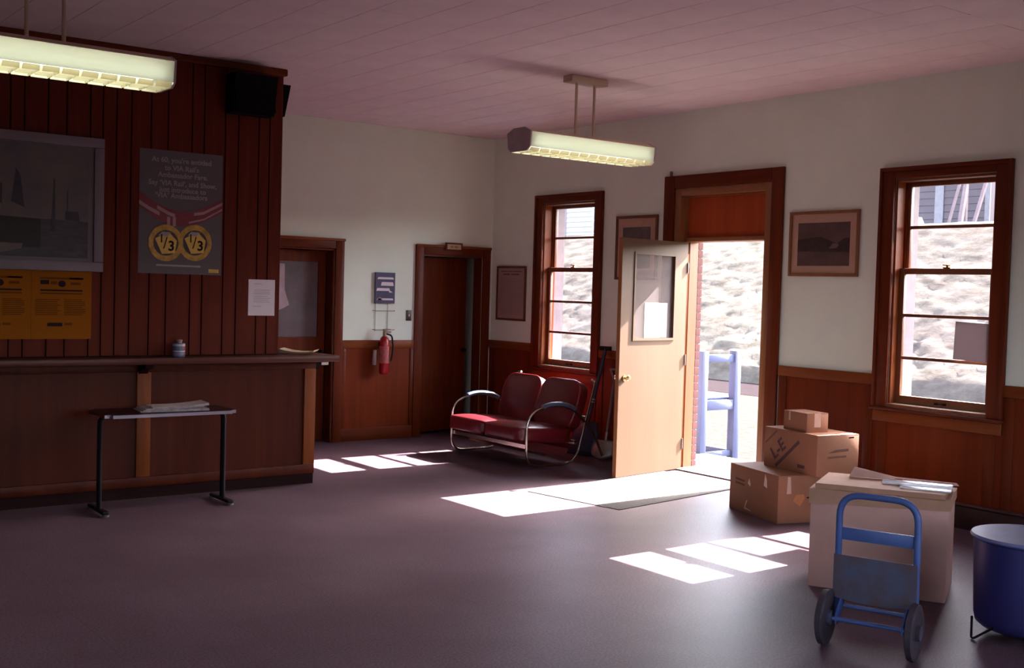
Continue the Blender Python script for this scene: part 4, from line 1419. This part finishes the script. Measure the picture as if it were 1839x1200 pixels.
# upturned paper and a shiny wrapped slab on the lid
bm = bm_new()
prism(bm, [(-0.22, Hb + 0.002), (0.40, Hb + 0.002), (0.385, Hb + 0.018), (0.05, Hb + 0.022), (-0.19, Hb + 0.062)], 0.13, 0.135)
obj('loose_flap', bm, CARD2, bb)
sl_ = thing('wrapped_slab', 'glossy white wrapped slab lying on the large carton', 'package', (cb.x + ub.x * 0.19 + nb.x * 0.02, cb.y + ub.y * 0.19 + nb.y * 0.02, Hb + 0.0005), angb)
SHINY = mat('glossy_wrap', (0.90, 0.89, 0.92), 0.2, var=0.02, coat=1.0, spec=1.0)
part('slab', SHINY, sl_, -0.20, 0.185, -0.02, 0.10, 0.0, 0.022, 0.006)
part('slab_flap', SHINY, sl_, -0.09, 0.185, -0.13, -0.025, 0.0, 0.010, 0.004)

# ------------------------------------------------------------------ hand truck
WL, WR = Vector((-3.233, -7.287, 0)), Vector((-3.088, -7.675, 0))
uh = (WR - WL).normalized()
angh = math.atan2(uh.y, uh.x)
ch = (WL + WR) / 2
ht = thing('hand_truck', 'blue hand truck with rusty plate standing before the large carton', 'hand truck', (ch.x, ch.y, 0), angh)
WHR = 0.132
hs = (WR - WL).length / 2
for s in (-1, 1):
    bm = bm_new()
    M = Matrix.Translation((s * hs, 0, WHR)) @ Matrix.Rotation(PI / 2, 4, 'Y')
    prof = [(0.045, -0.012), (0.095, -0.014), (0.115, -0.020), (WHR, -0.013), (WHR, 0.013), (0.115, 0.020), (0.095, 0.014), (0.045, 0.012)]
    lathe(bm, prof, 28)
    bmesh.ops.transform(bm, matrix=M, verts=bm.verts)
    wh = obj('wheel', bm, RUBBER, ht, smooth=True)
    bm = bm_new()
    cyl(bm, (s * hs - 0.031, 0, WHR), (s * hs + 0.031, 0, WHR), 0.036, n=18)
    obj('hub', bm, BLUE_RUST, wh, smooth=True)
bm = bm_new()
cyl(bm, (-hs + 0.031, 0, WHR), (hs - 0.031, 0, WHR), 0.011, n=10)
obj('axle', bm, BLUE, ht, smooth=True)
rail = 0.185
fy = 0.10
zt = 0.722
bm = bm_new()
tube(bm, fillet([(-rail, fy, 0.12), (-rail, fy - 0.01, zt), (rail, fy - 0.01, zt), (rail, fy, 0.12)], 0.11, 8), 0.0165, 10)
obj('handle_frame', bm, BLUE, ht, smooth=True)
part('cross_bar', BLUE, ht, -rail + 0.016, rail - 0.016, fy - 0.012, fy + 0.006, 0.500, 0.560, 0.003)
bm = bm_new()
g = []
for i in range(13):
    u_ = i / 12
    xx = -rail - 0.012 + (2 * rail + 0.024) * u_
    sag = 0.018 * math.sin(PI * u_)
    g.append([bm.verts.new((xx, yy, zz)) for yy, zz in ((fy - 0.032, 0.222 - sag), (fy - 0.036, 0.222 - sag), (fy - 0.036, 0.430), (fy - 0.032, 0.430))])
for A, B in zip(g, g[1:]):
    for j in range(4):
        bm.faces.new((A[j], A[(j + 1) % 4], B[(j + 1) % 4], B[j]))
bm.faces.new(g[0]); bm.faces.new(g[-1])
obj('folded_nose_plate', bm, BLUE_RUST, ht)
bm = bm_new()
cyl(bm, (-rail, fy, 0.175), (rail, fy, 0.175), 0.010, n=10)
obj('brace', bm, BLUE, ht, smooth=True)
for s in (-1, 1):
    bm = bm_new()
    prism(bm, [(-0.012, WHR - 0.025), (0.02, WHR - 0.025), (fy + 0.012, 0.19), (fy + 0.012, 0.26), (-0.012, WHR + 0.02)], s * (rail - 0.03) - 0.004, s * (rail - 0.03) + 0.004, Mx)
    obj('axle_bracket', bm, BLUE, ht)

# ------------------------------------------------------------------ blue tub
tb = thing('blue_tub', 'dark blue steel tub on bent wire feet', 'tub', (-2.275, -7.785, 0))
bm = bm_new()
R = 0.272
prof = [(0.17, 0.052), (0.225, 0.055), (0.250, 0.075), (0.258, 0.11), (R, 0.490), (R + 0.010, 0.495), (R + 0.012, 0.507), (R + 0.004, 0.515), (R - 0.006, 0.507), (R - 0.008, 0.490), (0.245, 0.11), (0.19, 0.072)]
lathe(bm, prof, 48)
obj('shell', bm, TUBBLUE, tb, smooth=True)
bm = bm_new()
lathe(bm, [(R + 0.0125, 0.501), (R + 0.016, 0.507), (R + 0.010, 0.518), (R + 0.000, 0.5175)], 48)
for k in range(4):
    a = math.radians(150 + 90 * k)
    bm2 = bm_new()
    ca, sa = math.cos(a), math.sin(a)
    t1 = Vector((-sa, ca, 0))
    p = Vector((ca, sa, 0))
    pts = fillet([p * 0.245 + t1 * 0.10 + Vector((0, 0, 0.085)), p * 0.295 + t1 * 0.01 + Vector((0, 0, 0.007)), p * 0.295 - t1 * 0.01 + Vector((0, 0, 0.007)), p * 0.245 - t1 * 0.10 + Vector((0, 0, 0.085))], 0.02, 3)
    tube(bm2, pts, 0.006, 8)
    obj('wire_foot', bm2, BLACKMET, tb, smooth=True)
obj('rim_bead', bm, mat('rim_blue', (0.17, 0.18, 0.34), 0.3), tb, smooth=True)
bm = bm_new()
lathe(bm, [(0.0, 0.445), (0.10, 0.457), (0.20, 0.450), (0.262, 0.437), (0.25, 0.417), (0.0, 0.417)], 40)
obj('liner', bm, mat('tub_liner', (0.26, 0.22, 0.27), 0.6, var=0.3, scale=9, bump=0.4, bscale=14), tb, smooth=True)

# ------------------------------------------------------------------ side table with newspapers
ta = thing('side_table', 'low dark table with chrome edge before the ticket counter', 'table', (-4.78, -2.55, 0))
bm = bbox(-0.475, 0.475, -0.225, 0.215, 0.698, 0.718)
bmesh.ops.bevel(bm, geom=[e for e in bm.edges if abs(e.verts[0].co.z - e.verts[1].co.z) > 0.01], offset=0.04, segments=4, affect='EDGES')
obj('table_top', bm, mat('table_laminate', (0.030, 0.006, 0.007), 0.45, spec=0.2), ta)
bm = bbox(-0.482, 0.482, -0.232, 0.222, 0.694, 0.7165)
bmesh.ops.bevel(bm, geom=[e for e in bm.edges if abs(e.verts[0].co.z - e.verts[1].co.z) > 0.01], offset=0.045, segments=4, affect='EDGES')
obj('edge_band', bm, mat('edge_chrome', (0.22, 0.18, 0.21), 0.35, 0.9), ta)
for s in (-1, 1):
    xx = s * 0.465 if s > 0 else -0.455
    for dy in (-0.018, 0.022):
        bm = bm_new()
        tube(bm, fillet([(xx - s * 0.10, dy, 0.683), (xx, dy, 0.683), (xx, dy, 0.03)], 0.06, 5), 0.0125, 8)
        obj('leg', bm, BLACKMET, ta, smooth=True)
    part('foot_bar', BLACKMET, ta, xx - 0.022, xx + 0.022, -0.16, 0.20, 0.012, 0.036, 0.006)
    for yy in (-0.15, 0.19):
        bm = bm_new()
        cyl(bm, (xx, yy, 0), (xx, yy, 0.012), 0.026, n=14)
        obj('glide', bm, mat('glide_grey', (0.10, 0.085, 0.09), 0.4), ta)
nw = thing('newspaper_stack', 'folded newspapers lying on the low dark table', 'newspapers', (-4.735, -2.62, 0.719), math.radians(-7))
for k in range(4):
    bm = bm_new()
    n = 10
    g = []
    for i in range(n + 1):
        u_ = i / n
        z = 0.001 + 0.0085 * k + (0.024 * u_ ** 3 if k > 1 else 0.002 * u_)
        x0 = -0.25 + 0.02 * ((k * 7) % 3) + (0.09 if k == 3 else 0)
        xx = x0 + (0.24 - x0) * u_
        g.append([bm.verts.new((xx, yy, z + dz)) for yy, dz in ((-0.10 + 0.006 * k, 0), (0.15, 0), (0.15, 0.007), (-0.10 + 0.006 * k, 0.007))])
    for A, B in zip(g, g[1:]):
        for j in range(4):
            bm.faces.new((A[j], A[(j + 1) % 4], B[(j + 1) % 4], B[j]))
    bm.faces.new(g[0]); bm.faces.new(g[-1])
    obj('folded_sheet', bm, NEWS if k < 3 else mat('newsprint_top', (0.47, 0.38, 0.36), 0.85, var=0.2, scale=40), nw)

# ------------------------------------------------------------------ baseboard heater under the second window
hb = thing('baseboard_heater', 'low dark baseboard heater under the window with card', 'heater', (0, -6.9, 0), RB)
HM = mat('heater_dark', (0.030, 0.013, 0.013), 0.45)
part('cover', HM, hb, -1.35, 1.6, -0.075, -0.024, 0.03, 0.165, 0.004)
part('top_lip', mat('heater_lip', (0.12, 0.075, 0.085), 0.3, 0.4), hb, -1.35, 1.6, -0.082, -0.024, 0.176, 0.186, 0.003)
part('damper', HM, hb, -1.34, 1.59, -0.058, -0.050, 0.1655, 0.1755)
part('base_shoe', HM, hb, -1.35, 1.6, -0.06, -0.024, 0.0, 0.0295)

# ------------------------------------------------------------------ outdoors
GZ = -0.13
g_ = obj('ground', bbox(-40, 8.1, -60, 60, GZ - 0.3, GZ), GRAVEL)
tag(g_, 'pale gravel yard outside the station', kind='structure')
r_ = obj('road', bbox(8.1, 10.4, -40, 60, GZ - 0.3, GZ + 0.005), ASPHALT)
tag(r_, 'narrow grey lane below the grassy bank', kind='structure')
bm = bm_new()
xs = [10.35, 10.42, 10.5] + [10.6 + 0.11 * i for i in range(70)] + [18.6, 19.2, 20, 21.5, 22.5, 24, 28, 36, 60]
ys = [-40, -30, -22, -16] + [-6 + 0.12 * i for i in range(430)] + [46, 50, 60, 80]
V = []
for x in xs:
    row = []
    for y in ys:
        if x < 10.6:
            z = GZ + (x - 10.35) / 0.25 * 0.34
        elif x < 17.3:
            z = 0.21 + (x - 10.6) * 0.4895
        else:
            z = 3.49 + 0.12 * (1 - math.exp(-(x - 17.3) / 2.0)) + 0.068 * (x - 17.3)
        if 10.35 < x < 30:
            k = 1.0 if x < 13 else max(0.4, 1 - (x - 13) * 0.13)
            z += k * 0.05 * noise.noise(Vector((x * 1.7, y * 1.3, 0))) + k * 0.065 * noise.noise(Vector((x * 4.6, y * 3.4, 3.1))) + k * 0.03 * noise.noise(Vector((x * 9.0, y * 7.0, 5.3)))
            z += 0.06 * noise.noise(Vector((x * 0.35, y * 0.25, 7.7)))
        row.append(bm.verts.new((x, y, z)))
    V.append(row)
for i in range(len(xs) - 1):
    for j in range(len(ys) - 1):
        bm.faces.new((V[i][j], V[i + 1][j], V[i + 1][j + 1], V[i][j + 1]))
hl = obj('hill', bm, GRASS, smooth=True)
for p in hl.data.polygons:
    p.use_smooth = True
tag(hl, 'steep slope of dry pale grass across the lane', kind='structure')
step = obj('doorstep', bbox(WT + 0.22, WT + 0.9, -4.5, -1.2, GZ, -0.012, 0.01), CONCRETE)
tag(step, 'pale concrete step outside the street door', kind='structure')

# eave that shades the tops of the windows
ev = thing('roof_eave', 'overhanging eave of the station roof', None, (0, 0, 0), 0, kind='structure')
EX = 1.30
EZ = 2.262 + 0.718 * (EX - 0.13)
part('soffit', mat('soffit_board', (0.45, 0.40, 0.36), 0.7), ev, WT, EX, -13, 3, EZ, EZ + 0.03)
part('fascia', WD_Y, ev, EX, EX + 0.03, -13, 3, EZ, EZ + 0.2)
bm = bm_new()
prism(bm, [(EX + 0.05, EZ + 0.20), (EX + 0.05, EZ + 0.24), (-4.6, EZ + 2.5), (-4.6, EZ + 2.46)], -13, 3)
obj('roof_slope', bm, SHINGLE, ev)
bm = bm_new()
prism(bm, [(-10.4, EZ + 0.20), (-10.4, EZ + 0.24), (-4.6, EZ + 2.5), (-4.6, EZ + 2.46)], -13, 3)
obj('roof_slope', bm, SHINGLE, ev)

# blue platform cart outside the street door
ca = thing('platform_cart', 'blue wooden platform cart with tall end posts outside', 'cart', (1.385, -2.30, GZ))
GH = -GZ
for xx in (-0.255, 0.255):
    part('end_post', CARTBLUE, ca, xx - 0.045, xx + 0.045, -0.045, 0.045, 0.0, 1.075 + GH, 0.004)
part('top_rail', CARTBLUE, ca, -0.21, 0.21, -0.025, 0.025, 0.955 + GH, 1.035 + GH, 0.004)
part('deck_beam', CARTBLUE, ca, -0.21, 0.21, -0.035, 0.035, 0.44 + GH, 0.545 + GH, 0.004)
for xx in (-0.255, 0.255):
    part('side_beam', CARTBLUE, ca, xx - 0.03, xx + 0.03, 0.046, 1.85, 0.44 + GH, 0.54 + GH, 0.004)
    part('leg', CARTBLUE, ca, xx - 0.045, xx + 0.045, 1.851, 1.93, 0.0, 0.55 + GH, 0.004)
    part('runner', CARTBLUE, ca, xx - 0.03, xx + 0.03, 0.046, 1.85, 0.05, 0.12, 0.004)
for k in range(9):
    part('deck_board', CARTBLUE, ca, -0.31, 0.31, 0.05 + 0.2 * k, 0.235 + 0.2 * k, 0.5405 + GH, 0.566 + GH, 0.003)
part('low_rail', CARTBLUE, ca, -0.21, 0.21, -0.02, 0.02, 0.06, 0.12, 0.004)

# houses on the crest
def clapboards(par, x, y0, y1, z0, z1, m, pitch=0.18, nmax=26):
    k = 0
    z = z0
    while z < z1 and k < nmax:
        bm = bm_new()
        prism(bm, [(x - 0.03, z), (x - 0.008, min(z + pitch, z1)), (x, min(z + pitch, z1)), (x, z)], y0, y1)
        obj('siding_board', bm, m, par)
        z += pitch
        k += 1


def house(label, x, y0, y1, z0, z1, m, trim, wins, depth=6.0, roofm=SHINGLE):
    r = thing('house', label, 'house', (x, (y0 + y1) / 2, z0))
    hy = (y1 - y0) / 2
    h = z1 - z0
    part('wall', m, r, 0, depth, -hy, hy, 0, h)
    clapboards(r, 0, -hy, hy, 0.02, h, m, 0.22)
    for s in (-1, 1):
        part('corner_board', trim, r, -0.045, 0.0, s * hy - 0.08, s * hy + 0.08, 0, h)
    bm = bm_new()
    A = Matrix(((0, 1, 0, 0), (1, 0, 0, 0), (0, 0, 1, 0), (0, 0, 0, 1)))
    prism(bm, [(-0.4, h), (depth + 0.4, h), (depth / 2, h + 2.0)], -hy - 0.4, hy + 0.4)
    obj('roof', bm, roofm, r)
    for (a, b, c, d) in wins:
        f = part('window', trim, r, -0.075, -0.031, a, b, c, d)
        mdl = (c + d) / 2
        part('pane', mat('far_pane', (0.10, 0.10, 0.13), 0.15), f, -0.080, -0.0755, a + 0.07, b - 0.07, c + 0.07, mdl - 0.03)
        part('pane', mat('far_pane', (0, 0, 0)), f, -0.080, -0.0755, a + 0.07, b - 0.07, mdl + 0.03, d - 0.07)
    return r


H2M = mat('pale_siding', (0.285, 0.265, 0.265), 0.8, var=0.03)
WTRIM = mat('white_trim', (0.36, 0.355, 0.35), 0.7)
house('pale blue clapboard house on the crest of the grassy slope', 24.6, 22.5, 31.5, 3.6, 7.4, H2M, WTRIM, [(-1.35, -0.45, 0.55, 1.75), (1.4, 2.3, 0.55, 1.75), (-4.0, -3.1, 0.55, 1.75)])
H1M = mat('violet_siding', (0.075, 0.058, 0.064), 0.85, var=0.08, scale=2)
h1 = house('dark violet clapboard house on the crest of the grassy slope', 24.6, 8.35, 14.8, 3.6, 7.2, H1M, mat('grey_trim', (0.16, 0.15, 0.16), 0.7), [(1.6, 2.5, 0.6, 1.7)])
part('corner_trim', mat('grey_trim', (0, 0, 0)), h1, -0.06, -0.031, -1.75, -1.45, 0, 3.6)
part('porch_post', mat('pink_timber', (0.13, 0.09, 0.09), 0.8), h1, -0.9, -0.8, -3.05, -2.93, 0, 2.6)
part('porch_roof', SHINGLE, h1, -1.2, -0.035, -3.3, -1.0, 2.6, 2.72)
# lumber leaning beside the violet house
for k, (y, z, dy, dz, wd_, lab) in enumerate(((8.62, 3.86, -0.10, 1.45, 0.09, 'thin pink board leaning upright beside the dark violet house'),
                                              (8.22, 3.86, 0.12, 1.30, 0.16, 'wide pink board leaning beside the dark violet house'),
                                              (7.80, 3.86, -0.14, 1.50, 0.12, 'long pink board leaning at the end of the violet house'))):
    bm = bm_new()
    tube(bm, [(0, 0, 0), (0.45, dy, dz)], wd_ / 2, 4)
    o = obj('leaning_board', bm, mat('pink_timber', (0, 0, 0)))
    o.location = (22.9, y, z)
    tag(o, lab, 'board', 'boards leaning beside the violet house')
tp = thing('white_tarp', 'white tarpaulin over a low heap before the violet house', 'tarpaulin', (22.6, 9.75, 3.72))
bm = bm_new()
prism(bm, [(-0.45, -0.02), (0.5, -0.02), (0.05, 0.46), (-0.20, 0.50)], -0.3, 0.4, Mx)
obj('cover', bm, mat('tarp_white', (0.7, 0.7, 0.7), 0.6), tp)
bm = bm_new()
tube(bm, [(-0.34, -0.35, 0.06), (-0.34, 0.45, 0.05)], 0.03, 6)
obj('weight_pole', bm, mat('pink_timber', (0, 0, 0)), tp)
